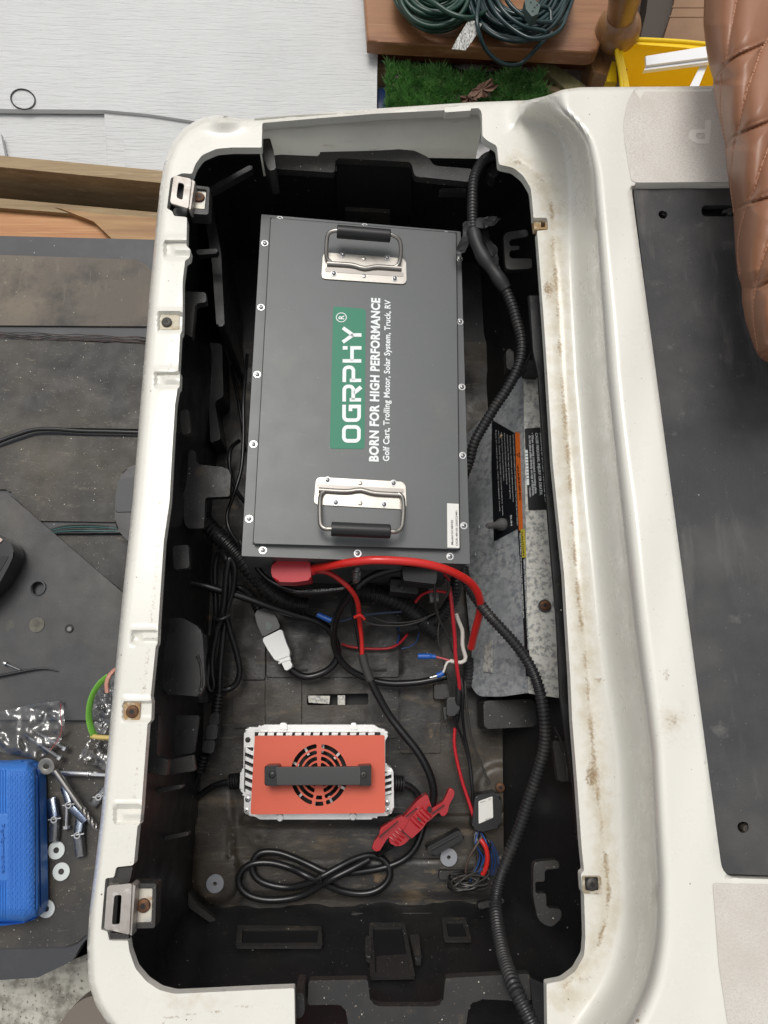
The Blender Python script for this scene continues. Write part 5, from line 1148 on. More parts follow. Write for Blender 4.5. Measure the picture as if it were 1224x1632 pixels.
# plastic washers in tray
def washer_me(nm, ro, ri, th, m):
    bm = bmesh.new(); latm(bm, [(ri, 0), (ro, 0), (ro, th * .8), (ro * .97, th), (ri * 1.1, th), (ri, th * .8), (ri, 0)], 32, cap=False)
    me = bpy.data.meshes.new(nm); bmesh.ops.recalc_face_normals(bm, faces=bm.faces); bm.to_mesh(me); bm.free(); me.materials.append(m)
    me.polygons.foreach_set('use_smooth', [True] * len(me.polygons))
    try: me.set_sharp_from_angle(angle=math.radians(35))
    except Exception: pass
    return me
GW = washer_me('plastic_washer', .0128, .0026, .0022, GREYPL)
def putw(me, px, py, z, nm, lab, tilt=0, group=None):
    o = place(nm, me, Matrix.Translation(W(px, py, z)) @ Matrix.Rotation(tilt, 4, 'X'), None); tag(o, lab, 'washer', group); return o
putw(GW, 343, 1408, .0065, 'plastic_washer', 'translucent grey plastic washer alone on the dirty floor boss', group='plastic washers in the tray')
putw(GW, 715, 1366, .0055, 'plastic_washer', 'grey plastic washer half hidden under the dark module', group='plastic washers in the tray')
# ================================================================== TOOLS on the cart floor
TZ = FZ + .001
ks = thing('tool_case', 'blue textured plastic tool case with raised script word, lying on the cart floor', 'tool case', W(20, 1340, FZ))
def case_z(p):
    d = pdist(p, [(-220,1216),(-220,1474),(40,1470),(60,1461),(65,1450),(62,1240),(58,1224),(46,1213),(-220,1216)])
    z = FZ + .022 + .030 * (1 - (1 - np.clip(d / 26, 0, 1)) ** 2) ** .5
    m = (p[:, 0] < 11)
    for c in (1, 5.2, 9.4): z -= .0016 * np.exp(-((p[:, 0] - c) / .9) ** 2) * ((p[:, 1] < 1297) | (p[:, 1] > 1403)) * (p[:, 1] > 1226) * (p[:, 1] < 1466)
    z -= .0025 * np.exp(-((p[:, 0] - 57.5) / 1.3) ** 2) * sstep(p[:, 1], 1228, 1236) * (1 - sstep(p[:, 1], 1446, 1452))
    tex = (p[:, 0] > 12) & (p[:, 0] < 56) & (p[:, 1] > 1228) & (p[:, 1] < 1460)
    z += np.where(tex, .00045 * (np.sign(np.sin(p[:, 0] * 2.1)) * np.sign(np.sin(p[:, 1] * 2.1))), 0)
    return z
kc = sheet('case_lid', fillet([(-220,1216),(0,1214),(44,1212,14),(60,1224,10),(63,1244,8),(66,1446,8),(60,1463,14),(40,1471,8),(0,1476),(-220,1480)], 8, 6), [], case_z, [(1.15, (-2, 1205, 70, 1485)), (8, (-220, 1205, -2, 1485))], BLUE, ks, skirt=.022, step=2.5, angle=60)
text('raised_word', 'Performance', (1.0,1314), (3.0,1392), 7.2, BLUE, kc, HP(FZ + .0525), off=-.0003, bold=.0, raised=.0016)
# washers
WW = washer_me('fender_washer', .0118, .0040, .0014, mat('white_washer', (.70, .74, .72), .35)); GWS = washer_me('fender_washer', .0115, .0042, .0014, mat('dull_zinc_washer', (.36, .35, .32), .4, .6))
g_ = 'loose washers on the cart floor'
putw(GWS, 74, 1221, TZ + .022, 'washer', 'dull grey metal washer leaning at the corner of the blue case', .25, g_)
putw(WW, 90, 1355, TZ, 'washer', 'white washer just below the toggle bolt, upper of two close together', 0, g_)
putw(WW, 98, 1389, TZ, 'washer', 'white washer lying lower of the two close together', 0, g_)
putw(WW, 74, 1448, TZ, 'washer', 'white washer partly tucked under the lower corner of the blue case', .1, g_)
# socket extension
ex = thing('socket_extension', 'chrome socket extension bar lying beside the washer', 'socket bar', W(130, 1233, FZ))
A, B = W(84, 1231, FZ + .014), W(175, 1235, FZ + .012); Mx = Matrix.Translation(A) @ (B - A).to_track_quat('Z', 'Y').to_matrix().to_4x4(); L_ = (B - A).length
bm = bmesh.new(); latm(bm, [(.0001, 0), (.0028, 0), (.0028, L_ * .16), (.0040, L_ * .18), (.0040, L_ * .60), (.0048, L_ * .61), (.0048, L_ * .64), (.0040, L_ * .65), (.0040, L_ * .68), (.0001, L_ * .68)], 20, Mx); from_bm('shaft', bm, CHROME, ex)
bm = bmesh.new(); latm(bm, [(.0001, L_ * .68), (.0036, L_ * .68), (.0036, L_), (.0001, L_)], 6, Mx); from_bm('hex_end', bm, CHROME, ex, smooth=False)
# drill bit
db = thing('drill_bit', 'steel masonry drill bit with spiral flutes lying across the toggle bolts', 'drill bit', W(120, 1275, FZ))
bm = bmesh.new(); A, B = W(88, 1228, FZ + .028), W(128, 1285, FZ + .022); tubem(bm, [A, B], .0042, 18, .02); from_bm('shank', bm, mat('dull_tool_steel', (.42, .40, .38), .32, .9), db)
C_ = W(156, 1323, FZ + .018); d = (C_ - B); n_ = 60; bm = bmesh.new(); rings = []; t_ = d.normalized(); N0 = t_.orthogonal().normalized(); B0 = t_.cross(N0)
for i in range(n_ + 1):
    ph = i / n_ * 4.4 * math.pi; rr = .0040 * (1 - max(0, i / n_ - .92) * 7)
    ring = []
    for k in range(20):
        a = 2 * math.pi * k / 20; q = abs(math.cos(a)); r_ = rr * (.42 + .58 * min(1, (q * 1.35) ** .6)); an = a + ph
        ring.append(bm.verts.new(B + d * (i / n_) + (N0 * math.cos(an) + B0 * math.sin(an)) * r_))
    rings.append(ring)
for i in range(n_):
    for k in range(20): bm.faces.new((rings[i][k], rings[i][(k + 1) % 20], rings[i + 1][(k + 1) % 20], rings[i + 1][k]))
bm.faces.new(rings[0][::-1]); bm.faces.new(rings[-1]); from_bm('spiral_flutes', bm, bpy.data.materials['dull_tool_steel'], db, angle=30)
# toggle bolts
ZNB = mat('blue_zinc_wing', (.58, .64, .72), .22, 1.0, layers=[((.35, .42, .60), 50, .45, .65)])
def channel(par, a, b, w, m, zt, notch=.3):
    """folded wing: U channel from a to b (px,py,z)"""
    A, B = W(*a), W(*b); d = (B - A).normalized(); up = Vector((0, 0, 1)); sd = d.cross(up).normalized(); bm = bmesh.new()
    prof = [(-1, -.9), (-.92, .15), (-.6, .55), (0, .62), (.6, .55), (.92, .15), (1, -.9)]
    R_ = []
    for t in (0, .08, .5, .92, 1):
        k = 1 if 0 < t < 1 else .88
        R_.append([bm.verts.new(A.lerp(B, t) + sd * (w * x * k) + up * (w * .55 * z)) for x, z in prof])
    for i in range(4):
        for j in range(6): bm.faces.new((R_[i][j], R_[i][j + 1], R_[i + 1][j + 1], R_[i + 1][j]))
    bmesh.ops.solidify(bm, geom=bm.faces, thickness=.0008); return from_bm('wing', bm, m, par, angle=50)
def pivot(par, x, y, z):
    bm = bmesh.new(); latm(bm, [(.0028, 0), (.0046, 0), (.0046, .003), (.0028, .003)], 16, Matrix.Translation(W(x, y, z)), cap=False); from_bm('pivot_nut', bm, CHROME, par)
    bm = bmesh.new(); latm(bm, [(.0001, 0), (.0028, 0), (.0028, .0008), (.0001, .0008)], 12, Matrix.Translation(W(x, y, z))); from_bm('nut_hole', bm, DARK, par)
    bm = bmesh.new(); tubem(bm, [W(x - 10, y + 1, z + .001), W(x + 10, y - 2, z + .001)], .0012, 8, .01); from_bm('pivot_pin', bm, CHROME, par)
t1 = thing('toggle_bolt', 'zinc toggle wing lying open above the upper white washer', 'toggle bolt', W(85, 1305, FZ))
channel(t1, (81,1272,TZ+.008), (87,1306,TZ+.010), .0075, ZNB, 0); channel(t1, (87,1306,TZ+.010), (85,1341,TZ+.007), .0072, CHROME, 0); pivot(t1, 87, 1306, TZ + .0145)
t2 = thing('toggle_bolt', 'bluish zinc toggle wing folded flat under the drill bit', 'toggle bolt', W(117, 1278, FZ))
channel(t2, (101,1253,TZ+.012), (112,1285,TZ+.014), .0052, ZNB, 0); channel(t2, (110,1282,TZ+.012), (136,1309,TZ+.010), .0058, ZNB, 0); pivot(t2, 110, 1283, TZ + .018)
t3 = thing('toggle_bolt', 'zinc toggle wing lying lowest, below the drill bit tip', 'toggle bolt', W(125, 1335, FZ))
channel(t3, (128,1305,TZ+.008), (125,1331,TZ+.010), .0070, ZNB, 0); channel(t3, (124,1331,TZ+.010), (128,1365,TZ+.007), .0074, CHROME, 0); pivot(t3, 124, 1331, TZ + .0145)
t4 = thing('toggle_bolt', 'zinc toggle wing half hidden below the cream cart rail', 'toggle bolt', W(158, 1270, FZ))
channel(t4, (146,1283,TZ+.007), (160,1268,TZ+.009), .0070, CHROME, 0); channel(t4, (160,1268,TZ+.009), (180,1246,TZ+.009), .0070, CHROME, 0); pivot(t4, 158, 1270, TZ + .0140)
def bolt(lab, a, b, r, hr, parent=None, m=CHROME, hexh=True):
    t = thing('bolt', lab, 'bolt', W(a[0], a[1], FZ)) if parent is None else parent
    A, B = W(*a), W(*b); d = B - A; L = d.length; Mx = Matrix.Translation(A) @ d.to_track_quat('Z', 'Y').to_matrix().to_4x4()
    bm = bmesh.new(); pr = [(.0001, 0)]; n = int(L / .0016)
    for i in range(n): pr += [(r, L * (i + .1) / n), (r * .84, L * (i + .6) / n)]
    pr += [(.0001, L)]; latm(bm, pr, 10, Mx); from_bm('threaded_shank', bm, m, t, angle=20)
    bm = bmesh.new(); latm(bm, [(.0001, -.0045), (hr * .9, -.0045), (hr, -.0038), (hr, -.0004), (hr * 1.15, -.0004), (hr * 1.15, 0), (.0001, 0)], 6 if hexh else 14, Mx); from_bm('head', bm, m, t, smooth=not hexh)
    return t
bolt('zinc hex bolt pointing up beside the folded toggle wing', (106,1316,TZ+.008), (107,1282,TZ+.008), .0028, .0052)
bolt('upper zinc bolt poking out of the clear bag', (102,1192,TZ+.014), (58,1166,TZ+.010), .0028, .0048)
bolt('lower zinc bolt poking out of the clear bag', (94,1207,TZ+.014), (40,1170,TZ+.010), .0028, .0048)
bolt('small cross-head screw lying on the dark plate', (10,1058,TZ+.010), (33,1068,TZ+.008), .0016, .0030, hexh=False)
# clear bags
def crumple(name, outline, m, par, z0, amp, seed, spacing=4):
    from mathutils import noise as mn
    def zf(p):
        return np.array([z0 + amp * (mn.turbulence(Vector((x * .05, y * .05, seed)), 4, False) + .6 * mn.ridged_multi_fractal(Vector((x * .035, y * .045, seed + 5)), 1, 2, 3, 1, 2) * .35) for x, y in p])
    return sheet(name, outline, [], zf, [(spacing, None)], m, par, skirt=0, step=5, angle=80)
bg1 = thing('clear_bag', 'crumpled clear plastic bag with a red seal line, above the blue case', 'bag', W(50, 1160, FZ))
crumple('film', fillet([(-90,1150),(0,1134),(60,1121),(101,1116),(102,1140),(104,1163),(96,1182),(84,1194),(68,1206),(52,1208),(0,1198),(-90,1190)], 3), FILM, bg1, TZ + .012, .007, 1.3, 4)
tube('red_seal', [(97,1121,TZ+.030),(96,1140,TZ+.03),(99,1160,TZ+.03),(92,1180,TZ+.03),(80,1195,TZ+.026)], .0010, mat('red_bag_seal', (.30, .04, .04), .4), bg1, seg=6, flat=.4)
bg2 = thing('parts_bag', 'clear bag with a lime green strip bound by a yellow band, half under the rail', 'bag', W(155, 1150, FZ))
crumple('film', fillet([(172,1078,4),(190,1070),(200,1175),(150,1176),(146,1150),(144,1120,6),(158,1095,5)], 3), FILMB, bg2, TZ + .02, .012, 4.4, 3)
crumple('lower_film', fillet([(146,1174),(200,1176),(192,1236),(164,1227),(140,1218),(123,1212,3),(134,1192),(142,1180)], 3), FILMB, bg2, TZ + .012, .014, 8.1, 3)
tube('green_strip', [(172,1078,TZ+.04),(160,1088,TZ+.045),(149,1104,TZ+.046),(143,1124,TZ+.045),(142,1146,TZ+.04),(147,1166,TZ+.036),(152,1174,TZ+.03)], .0050, mat('lime_green_strip', (.22, .58, .08), .35, bump=[(300, .8)], alpha=.8), bg2, seg=10, flat=.3)
tube('pink_strip', [(186,1066,TZ+.04),(176,1074,TZ+.046),(170,1088,TZ+.046),(171,1104,TZ+.045)], .0050, mat('pink_strip', (.55, .26, .20), .4), bg2, seg=10, flat=.6)
tube('yellow_band', [(146,1173,TZ+.032),(158,1175,TZ+.036),(180,1176,TZ+.036)], .0034, mat('straw_yellow_band', (.60, .44, .14), .4), bg2, seg=8)
# cables on the cart floor
wire('black glossy cable running along the groove between the floor mats', [(-40,722,FZ+.006),(0,703,FZ+.006),(30,692,FZ+.006),(55,685,FZ+.006),(85,684,FZ+.006),(130,687,FZ+.006),(180,688,FZ+.006),(240,690,FZ+.006)], .0036, CORD, 'cable')
gw = thing('groove_wires', 'bundle of dark and teal wires pressed in the mat groove by the pedal', 'wire bundle', W(140, 843, FZ))
for k in range(5):
    tube('strand', [(74 + k * 3, 846 + k * 1.2, FZ + .002), (105, 838 + k * 2.8, FZ + .005), (150, 837 + k * 3, FZ + .006), (200, 842 + k * 1.6, FZ + .005)], .0017, (GWIRE, TEALW, GWIRE, TEALW, CORD)[k], gw, seg=6)
wire('short black cord end lying on the dark plate below the hole', [(-30,1083,FZ+.011),(0,1077,FZ+.011),(30,1071,FZ+.011),(60,1066,FZ+.011),(76,1066,FZ+.010),(93,1070,FZ+.008)], lambda t: .0022 * (1 - .7 * t ** 3), GRIP, 'cord')
sg = thing('glossy_tool_end', 'glossy black rounded tool end at the photo edge by the diagonal plate', 'tool', W(5, 890, FZ))
prism('grip_end', [(-60,838,10),(4,853,8),(18,866,6),(23,882,6),(14,902,6),(0,928,6),(-60,990,10)], FZ + .05, .034, mat('glossy_black_grip', (.008, .008, .009), .12, coat=.4), sg, bevel=.006, r=6, seg=3)
prism('grip_insert', [(-40,850),(-2,856),(5,860),(-4,868),(-40,868)], FZ + .052, .004, mat('pale_insert', (.55, .42, .36), .5), sg, bevel=.001, r=2)
prism('grip_groove', [(-30,905,4),(2,886,3),(14,886,3),(0,910,3),(-30,950,4)], FZ + .0508, .001, DARK, sg, r=3)
# dust specks and crumbs on the mats
# ================================================================== GROUND AND BACKGROUND
G0 = -.28
def slab(name, x0, x1, y0, y1, z, m, kind='structure'):
    bm = bmesh.new(); vs = [bm.verts.new(p) for p in ((x0, y0, z), (x1, y0, z), (x1, y1, z), (x0, y1, z))]; bm.faces.new(vs)
    o = from_bm(name, bm, m, None, smooth=False); o['kind'] = kind; return o
slab('ground', -12, 12, -12, 12, G0 - .02, GROUND)
o = prism('concrete_paving', [(-700,1480),(700,1480),(700,2300),(-700,2300)], G0 + .10, .05, CONC, None); o['kind'] = 'structure'
fd = thing('wheel_arch', 'smooth taupe rounded plastic edge over the concrete at the bottom', 'wheel arch', W(130, 1640, .0))
prism('arch_panel', [(84,1660,10),(96,1630,10),(112,1608,10),(132,1592,10),(150,1586,10),(220,1590),(260,1700),(90,1760)], -.02, .03, TAUPE, fd, bevel=.008, r=10, seg=3)
# siding boards
SB = bpy.data.materials['primed_siding_board']; t_ = SB.node_tree; b_ = t_.nodes['Principled BSDF']
tc = t_.nodes.new('ShaderNodeTexCoord'); mp = t_.nodes.new('ShaderNodeMapping'); mp.inputs['Scale'].default_value = (2.4, 22, 1); mp.inputs['Rotation'].default_value = (0, 0, math.radians(-2.5))
nz = t_.nodes.new('ShaderNodeTexNoise'); nz.inputs['Scale'].default_value = 9; nz.inputs['Detail'].default_value = 2.5; nz.inputs['Distortion'].default_value = .5
bp_ = t_.nodes.new('ShaderNodeBump'); bp_.inputs['Strength'].default_value = .55; bp_.inputs['Distance'].default_value = .007
t_.links.new(tc.outputs['Object'], mp.inputs[0]); t_.links.new(mp.outputs[0], nz.inputs['Vector']); t_.links.new(nz.outputs[0], bp_.inputs['Height']); t_.links.new(bp_.outputs[0], b_.inputs['Normal'])
def sidm(rot):
    m = SIDING.copy()
    for n in m.node_tree.nodes:
        if n.type == 'MAPPING' and abs(n.inputs['Scale'].default_value[1] - 22) < .1: n.inputs['Rotation'].default_value = (0, 0, math.radians(rot)); n.inputs['Location'].default_value = (rot, rot * 2, 0)
    return m
SIDM = iter([SIDING, sidm(-3.5), sidm(-8), sidm(-10.5), sidm(4)])
def board(lab, pts, z, h=.011):
    o = prism('siding_board', pts, z, h, next(SIDM), None, bevel=.0012); return tag(o, lab, 'board', 'white siding boards stacked top left')
board('largest white embossed siding board filling the top corner', [(-400,-300),(603,-300),(604,12),(601,120),(600,260),(330,196),(240,182),(165,175),(-400,171)], -.070)
board('white siding strip just below the ring, at the left edge', [(-300,160),(172,170),(172,270),(-300,240)], -.085)
board('tilted white siding offcut with its corner touching the big board', [(165,168),(240,172),(330,180),(330,290),(172,276)], -.078)
board('smallest white siding offcut lying on top of the tilted one', [(198,223),(330,246),(330,300),(200,272)], -.068)
board('sliver of white siding under the strip at the far left', [(-200,205),(1,212),(9,252),(-200,250)], -.068)
orr = tag(tube('rubber_ring', [], 1, GRIP) if False else None, None) if False else None
bm = bmesh.new(); cxy = [W(36.5 + 19.3 * math.cos(a * math.pi / 20 + .3) * (1) , 158 + 15.3 * math.sin(a * math.pi / 20 + .3) + 2.2 * math.cos(a * math.pi / 20), -.0680) for a in range(40)]
rings = []
for i, p in enumerate(cxy):
    t = (cxy[(i + 1) % 40] - cxy[i - 1]).normalized(); nn = Vector((0, 0, 1)); bb = t.cross(nn)
    rings.append([bm.verts.new(p + (nn * math.cos(k * math.pi / 4) + bb * math.sin(k * math.pi / 4)) * .0013) for k in range(8)])
for i in range(40):
    for k in range(8): bm.faces.new((rings[i][k], rings[i][(k + 1) % 8], rings[(i + 1) % 40][(k + 1) % 8], rings[(i + 1) % 40][k]))
tag(from_bm('rubber_ring', bm, GRIP, None), 'thin black rubber ring lying on the largest white board', 'ring')
# timber beam, plywood
bmz = -.04
tb = prism('timber_beam', [(-500,232),(0,248),(270,273),(330,279),(330,300),(262,292),(0,266),(-500,250)], bmz, .12, TANW, None, bevel=.003); tag(tb, 'long tan timber beam running below the white boards', 'beam')
prism3('beam_side', [W(-500,250,bmz-.001), W(0,266,bmz-.001), W(262,292,bmz-.001), W(330,299,bmz-.001)] + [Vector((W(x,y,bmz).x, W(x,y,bmz).y - .002, bmz - .11)) for x, y in ((330,299),(262,292),(0,266),(-500,250))], Vector((0, .003, 0)), TANW, tb)
def woodb(lab, pts, z, m=PLYW, h=.018, cat='board', g=None, nm='wood_board'):
    return tag(prism(nm, pts, z, h, m, None, bevel=.0015), lab, cat, g)
woodb('orange plywood sheet behind the cart floor with dark knots', [(-500,318),(0,322),(300,370),(300,470),(-500,430)], -.10)
woodb('pale plywood offcut with a pointed end under the rail', [(86,330),(150,340),(330,352),(330,392),(235,384),(176,380,2),(150,352,2)], -.086, mat('pale_brown_plywood', (.42, .25, .11), .6, layers=[((.30, .16, .07), 10, .4, .65, 8, (.5, 6, 1))]))
woodb('thin brown board edge under the tan beam', [(-500,302),(0,316),(330,345),(330,358),(0,331),(-500,318)], -.088, TANW)
# bench step
zt = -.02
bst = thing('wooden_step', 'stained brown wooden step with a rounded nosing carrying the hoses', 'step', W(780, 60, -.1))
prism('tread', [(560,-300),(1100,-260),(953,80),(940,84),(604,66),(585,64)], zt, .03, STAINW, bst, bevel=.006, seg=3)
rl_ = Plane(W(780, 78, zt - .03), (0, -1, .0))
bm = bmesh.new(); a, b = W(590, 66, zt - .03), W(942, 84, zt - .03)
vs = [bm.verts.new(p) for p in (a, b, b + Vector((0, .002, -.045)), a + Vector((0, .002, -.045)))]; bm.faces.new(vs); bmesh.ops.solidify(bm, geom=bm.faces, thickness=.012); from_bm('riser', bm, DSTAINW, bst)
# newel post
nw = thing('newel_post', 'turned varnished wooden post with a ball above its square base', 'post', W(960, 100, -.2))
def pxframe(a, b):
    A, B = W(*a), W(*b); d = B - A; return Matrix.Translation(A) @ d.to_track_quat('Z', 'Y').to_matrix().to_4x4(), d.length
Mx, L_ = pxframe((984, 52, -.02), (1002, -30, .10))
bm = bmesh.new(); latm(bm, [(.0001, -.03), (.026, -.03), (.036, -.022), (.044, -.005), (.046, .010), (.042, .026), (.034, .038), (.028, .042), (.0285, .05), (.033, .10), (.038, .18), (.040, .26), (.0001, .27)], 32, Mx); from_bm('turned_shaft', bm, POSTW, nw)
prism('square_base', [(948,52,4),(953,46,3),(1010,66,3),(1000,112,4),(985,124,4),(945,114,6),(938,84,4)], -.065, .12, POSTW, nw, bevel=.006, r=3, seg=3)
# hoses
def coil(lab, cx, cy, n, r0, r1, ry, m, hr, z, seed, tails=(), amin=0, amax=360):
    t = thing('hose_coil', lab, 'hose', W(cx, cy, z)); R = random.Random(seed)
    P = []
    for k in range(n):
        rx = r0 + (r1 - r0) * ((k * .618) % 1); ox, oy = R.uniform(-6, 6), R.uniform(-5, 5); zz = z + .008 * (k % 5) + R.uniform(0, .008); q = R.uniform(.92, 1.08); t0 = R.uniform(-.15, .15)
        for j in range(14):
            a = j * 2 * math.pi / 14
            x, y = rx * math.cos(a), rx * ry * q * math.sin(a)
            P.append((cx + ox * (1 - j / 14) + x * math.cos(t0) - y * math.sin(t0), cy + oy + x * math.sin(t0) + y * math.cos(t0), zz + .004 * math.sin(a * 2 + k)))
    tube('hose', P, hr, m, t, seg=8, step=.010)
    for q in tails: tube('hose', q, hr, m, t, seg=10, step=.006)
    return t
coil('dark green garden hose coiled on the wooden step, next to the white board', 695, -22, 15, 28, 74, 1.0, GHOSE, .0050, zt + .012, 5, [[(660,-10,.03),(690,4,.05),(715,20,.05),(738,28,.05),(756,28,.045),(775,18,.04)]])
coil("teal black cable coiled in a big round bundle on the step", 828, -18, 30, 40, 86, 1.0, THOSE, .0042, zt + .016, 9,
     [[(770,-30,.05),(764,0,.06),(760,30,.06),(764,55,.05),(774,78,.03),(790,95,.01),(808,103,0),(830,101,0),(845,88,.01),(862,70,.03),(880,52,.04)], [(775,-10,.06),(790,20,.065),(815,45,.06),(850,62,.06),(890,50,.06),(905,20,.05)], [(800,-15,.07),(815,10,.07),(845,32,.065),(880,36,.06)], [(785,-20,.07),(800,15,.07),(830,40,.065),(868,50,.06)], [(835,-10,.07),(850,8,.07),(875,14,.065),(878,34,.06)]])
ot = thing('outlet_block', 'dark green cable outlet block in the middle of the round bundle', 'outlet', W(852, 8, .05))
prism('block_body', [(836,0,3),(850,-4,3),(862,8,3),(858,22,3),(848,26,3),(838,14,3)], .085, .02, mat('faded_green_plastic', (.06, .095, .085), .5), ot, bevel=.002)
for q in ((846,4),(852,12),(849,18),(856,8)):
    bm = bmesh.new(); latm(bm, [(.0001, 0), (.0020, 0), (.0020, .0004), (.0001, .0004)], 8, Matrix.Translation(W(q[0], q[1], .0852))); from_bm('socket_hole', bm, DARK, ot)
tg = tag(prism('paper_tag', [(748,30),(768,38),(758,58),(742,80),(720,78),(728,62)], .045, .0012, TAGM, None), 'grey printed paper tag hanging between the two coils', 'tag')
# under the step: paving, battens, leaves
o = prism('stone_paving', [(560,60),(1150,60),(1150,260),(560,260)], -.125, .04, STONE, None); o['kind'] = 'structure'
woodb('pale wooden lath slanting behind the turf mat', [(560,96),(602,101),(700,114),(790,124),(860,134),(920,143),(920,150),(800,134),(680,122),(600,109),(560,106)], -.095, TANW, .02, 'lath', nm='wood_lath')
woodb('second pale lath just below the slanting one', [(560,108),(602,112),(640,118),(640,126),(602,124),(560,122)], -.10, TANW, .02, 'lath', nm='wood_lath')
woodb('greenish treated timber offcut lying under the step', [(850,95),(874,94),(934,136),(925,150),(908,148)], -.085, mat('greenish_treated_timber', (.24, .22, .10), .7, layers=[((.17, .15, .07), 20, .4, .65, 8, (5, 1, 5))]), .03, 'offcut', nm='timber_offcut')
for i, pp in enumerate(([(640,80,-.11),(655,96,-.11),(690,104,-.11),(735,97,-.10),(780,90,-.10)], [(690,84,-.11),(702,100,-.11),(725,112,-.11),(760,120,-.11),(800,116,-.11)], [(612,82,-.11),(618,92,-.11),(632,102,-.11),(648,100,-.11)])):
    wire(('black hose loop lying on the paving under the step', 'second black hose curving below the loop under the step', 'short black hose end beside the white board')[i], pp, .0060, GRIP, 'hose')
blo = tag(prism('blue_bottle', [(600,140,4),(612,139,5),(616,150,4),(616,175,3),(600,176,3)], -.10, .05, mat('dark_blue_bottle', (.012, .03, .10), .2, coat=.3), None, bevel=.004), 'dark blue bottle top between the white board and turf', 'bottle')
# turf mat
tm = thing('turf_mat', 'rectangle of bright green artificial turf behind the cart top edge', 'turf', W(730, 140, -.14))
TPOLY = [(617,104),(700,114),(785,124),(846,124),(852,150),(850,185),(616,190)]
prism('backing', TPOLY, -.07, .006, GROUND, tm)
R4 = random.Random(11); V_, F_ = [], []; ta = np.array(TPOLY, float)
cnt = 0
pts = np.stack([np.random.RandomState(4).uniform(612, 856, 26000), np.random.RandomState(5).uniform(100, 190, 26000)], 1); pts = pts[inside(pts, TPOLY)]; _g = np.sin(pts[:, 0] * .13 + 1) * np.sin(pts[:, 1] * .19) + np.sin(pts[:, 0] * .31 + pts[:, 1] * .23) * .6; pts = pts[(_g > -.75) & (np.abs(pts[:, 0] - 778) > 5 + 3 * np.sin(pts[:, 1] * .5))]; pts = np.concatenate([pts, pts[(pts[:, 0] > 785)] + np.array([18., -6.])])
for x, y in pts:
    p = W(x, y, -.07); a = R4.uniform(0, 6.28); l = R4.uniform(.008, .020) * (1.0 + .35 * math.sin(x * .11) * math.sin(y * .17)); le = R4.uniform(.3, 1.0); w_ = .0009
    dx, dy = math.cos(a) * w_, math.sin(a) * w_; tx, ty = R4.uniform(-1, 1) * l * .7, R4.uniform(-1, 1) * l * .7; k = len(V_)
    V_ += [(p.x - dx, p.y - dy, p.z), (p.x + dx, p.y + dy, p.z), (p.x + tx * .4 + dx * .6, p.y + ty * .4 + dy * .6, p.z + l * .6), (p.x + tx, p.y + ty, p.z + l)]
    F_ += [(k, k + 1, k + 2), (k, k + 2, k + 3)]
me = bpy.data.meshes.new('turf_blades'); me.from_pydata(V_, [], F_); tf = from_me('turf_blades', me, GRASSM, tm, smooth=False); tf['kind'] = 'stuff'
def leaf(lab, cx, cy, s, rot, z, seed):
    R = random.Random(seed); bm = bmesh.new(); n = 22; c = bm.verts.new(W(cx, cy, z + .006)); ring = []
    for k in range(n):
        a = 2 * math.pi * k / n; r = s * (.8 + R.uniform(-.14, .14)) * (1 + .45 * abs(math.cos(a)) ** 3 - .25 * abs(math.cos(a * 3)) ** 6)
        x = cx + r * math.cos(a) * math.cos(rot) - r * .6 * math.sin(a) * math.sin(rot); y = cy + r * math.cos(a) * math.sin(rot) + r * .6 * math.sin(a) * math.cos(rot)
        ring.append(bm.verts.new(W(x, y, z + R.uniform(0, .018))))
    for k in range(n): bm.faces.new((c, ring[k], ring[(k + 1) % n]))
    bmesh.ops.subdivide_edges(bm, edges=bm.edges, cuts=2)
    for v in bm.verts: v.co.z += R.uniform(-.0012, .0012)
    bmesh.ops.solidify(bm, geom=bm.faces, thickness=.0006)
    return tag(from_bm('dry_leaf', bm, LEAFM, None), lab, 'leaf', 'dry curled leaves by the turf')
leaf('largest dry brown leaf curled over the turf', 768, 144, 24, -.5, -.045, 1); leaf('dry leaf lying at the lower left of the largest one', 746, 158, 13, .1, -.048, 2)
leaf('small dry leaf under the step beside the white board', 642, 96, 9, .9, -.115, 3); leaf('dry leaf on the paving below the hanging cable loop', 800, 112, 14, .2, -.10, 4); leaf('dark dry leaf left of the one below the cable loop', 775, 108, 10, -.4, -.105, 6)
# ragged right part of turf
# yellow crate
yc = thing('yellow_crate', 'bright yellow plastic tub with a broad rolled rim behind the cart', 'crate', W(1070, 110, -.15))
yz = -.02
OUTR = fillet([(983,72,9),(1003,62,9),(1016,63,6),(1090,67),(1170,76),(1260,86),(1270,300),(1003,300),(1000,170),(992,120)], 6, 6)
INR = fillet([(991,80,8),(1008,70,8),(1090,76),(1168,86),(1250,94),(1256,290),(1018,290),(1008,165),(1000,120)], 6, 6)
prism3('rim', [W(x, y, yz) for x, y in OUTR], Vector((0, 0, -.012)), YEL, yc, holes=[[W(x, y, yz) for x, y in INR]])
def loft(name, A, B, m, par, n=6, th=.002):
    bm = bmesh.new(); R_ = []
    for j in range(n + 1):
        R_.append([bm.verts.new(a.lerp(b, j / n)) for a, b in zip(A, B)])
    k = len(A)
    for j in range(n):
        for i in range(k): bm.faces.new((R_[j][i], R_[j][(i + 1) % k], R_[j + 1][(i + 1) % k], R_[j + 1][i]))
    return from_bm(name, bm, m, par, angle=50)
ctr = W(1120, 190, yz)
A_ = [W(x, y, yz - .002) for x, y in INR]; B_ = [Vector((ctr.x + (p.x - ctr.x) * .86, ctr.y + (p.y - ctr.y) * .86, yz - .085)) for p in A_]
loft('tub_wall', A_, B_, YEL, yc); prism3('tub_bottom', B_, Vector((0, 0, -.003)), YEL, yc)
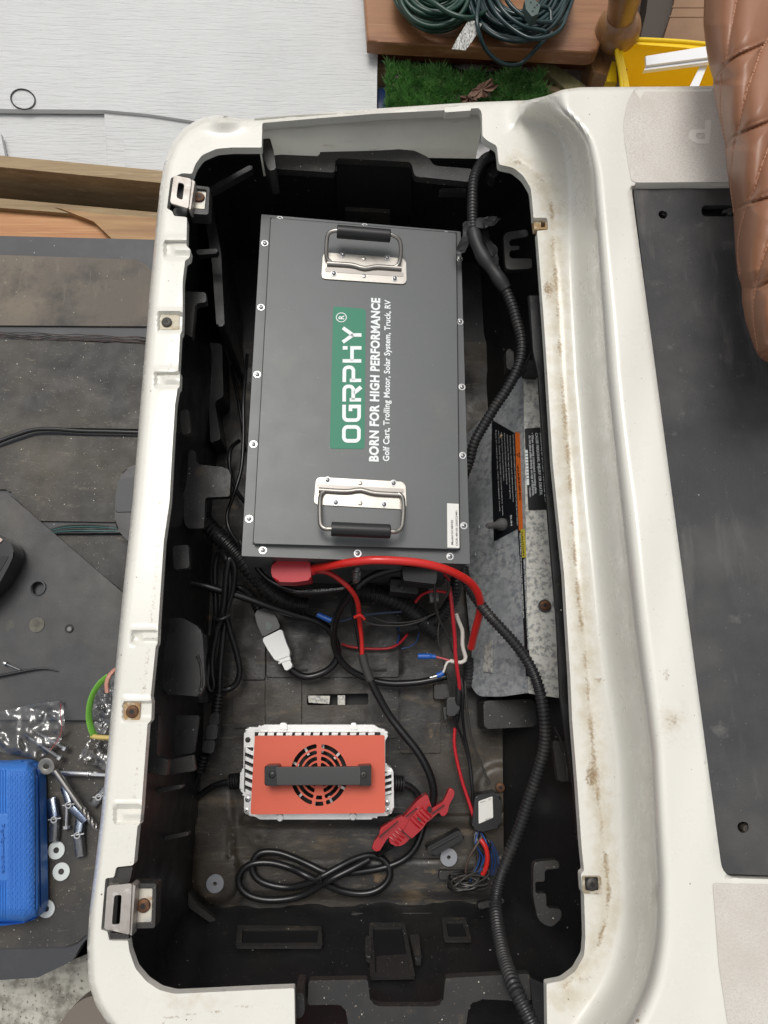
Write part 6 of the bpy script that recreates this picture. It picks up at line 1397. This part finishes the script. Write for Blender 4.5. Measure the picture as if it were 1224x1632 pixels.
tube('rolled_edge', [(994,170,yz),(989,120,yz),(983,84,yz+.001),(986,73,yz+.001),(997,64,yz+.001),(1012,63,yz+.001),(1090,67,yz+.001),(1170,76,yz+.001),(1250,86,yz+.001)], .0045, YEL, yc, seg=10)
prism('rim_handle', [(976,96,2),(982,98,2),(984,130,2),(966,130,2),(968,124,2)], yz - .03, .02, YEL, yc, bevel=.002)
wpf = thing('vinyl_profile', 'long white plastic channel lying across the yellow tub', 'profile', W(1080, 90, 0))
prism('channel_web', [(1029,89),(1130,73),(1180,66),(1180,83),(1130,91),(1030,104)], yz + .030, .006, WPROF, wpf, bevel=.001)
prism('channel_lip', [(1030,104.5),(1180,83.5),(1180,92),(1026,112)], yz + .024, .008, WPROF, wpf, bevel=.001)
prism('channel_groove', [(1029,106),(1180,85.5),(1180,88),(1029,108)], yz + .0245, .001, mat('shaded_grey_vinyl', (.42, .42, .42), .5), wpf)
wq = tag(prism('vinyl_strip', [(1118,100),(1131,97),(1112,140),(1107,170),(1092,170),(1098,140)], yz + .01, .008, WPROF, None, bevel=.001), 'short white strip sloping down from the channel into the tub', 'profile')
# cardboard box and dark corner
cb = thing('cardboard_box', 'brown cardboard box beyond the yellow tub with two creased flaps', 'box', W(1100, 20, -.1))
prism('box_panel', [(1054,68,2),(1075,10),(1082,-60),(1300,-70),(1290,78)], -.06, .12, CARD, cb, bevel=.002)
prism('box_flap', [(1071,12),(1073,8),(1200,6),(1200,12)], -.0585, .003, CARD, cb, bevel=.001)
prism('box_flap', [(1066,27),(1068,24),(1200,22),(1200,27)], -.0585, .003, CARD, cb, bevel=.001)
db_ = tag(prism('gap_shade', [(1018,66),(1030,20),(1040,-80),(1083,-90),(1075,8),(1052,70)], -.075, .05, mat('gap_shade_brown', (.055, .04, .03), .7), None, bevel=.002), 'dark brown slab painting the shade in the gap between the post and the cardboard box', 'board')  # dark slab stands in for the shade in the gap beside the box
wpl = tag(prism('white_trim_piece', [(606,-40),(630,-60),(622,8),(606,52),(602,58)], -.03, .008, WPROF, None, bevel=.001), 'white trim piece poking up beside the big white board', 'trim')
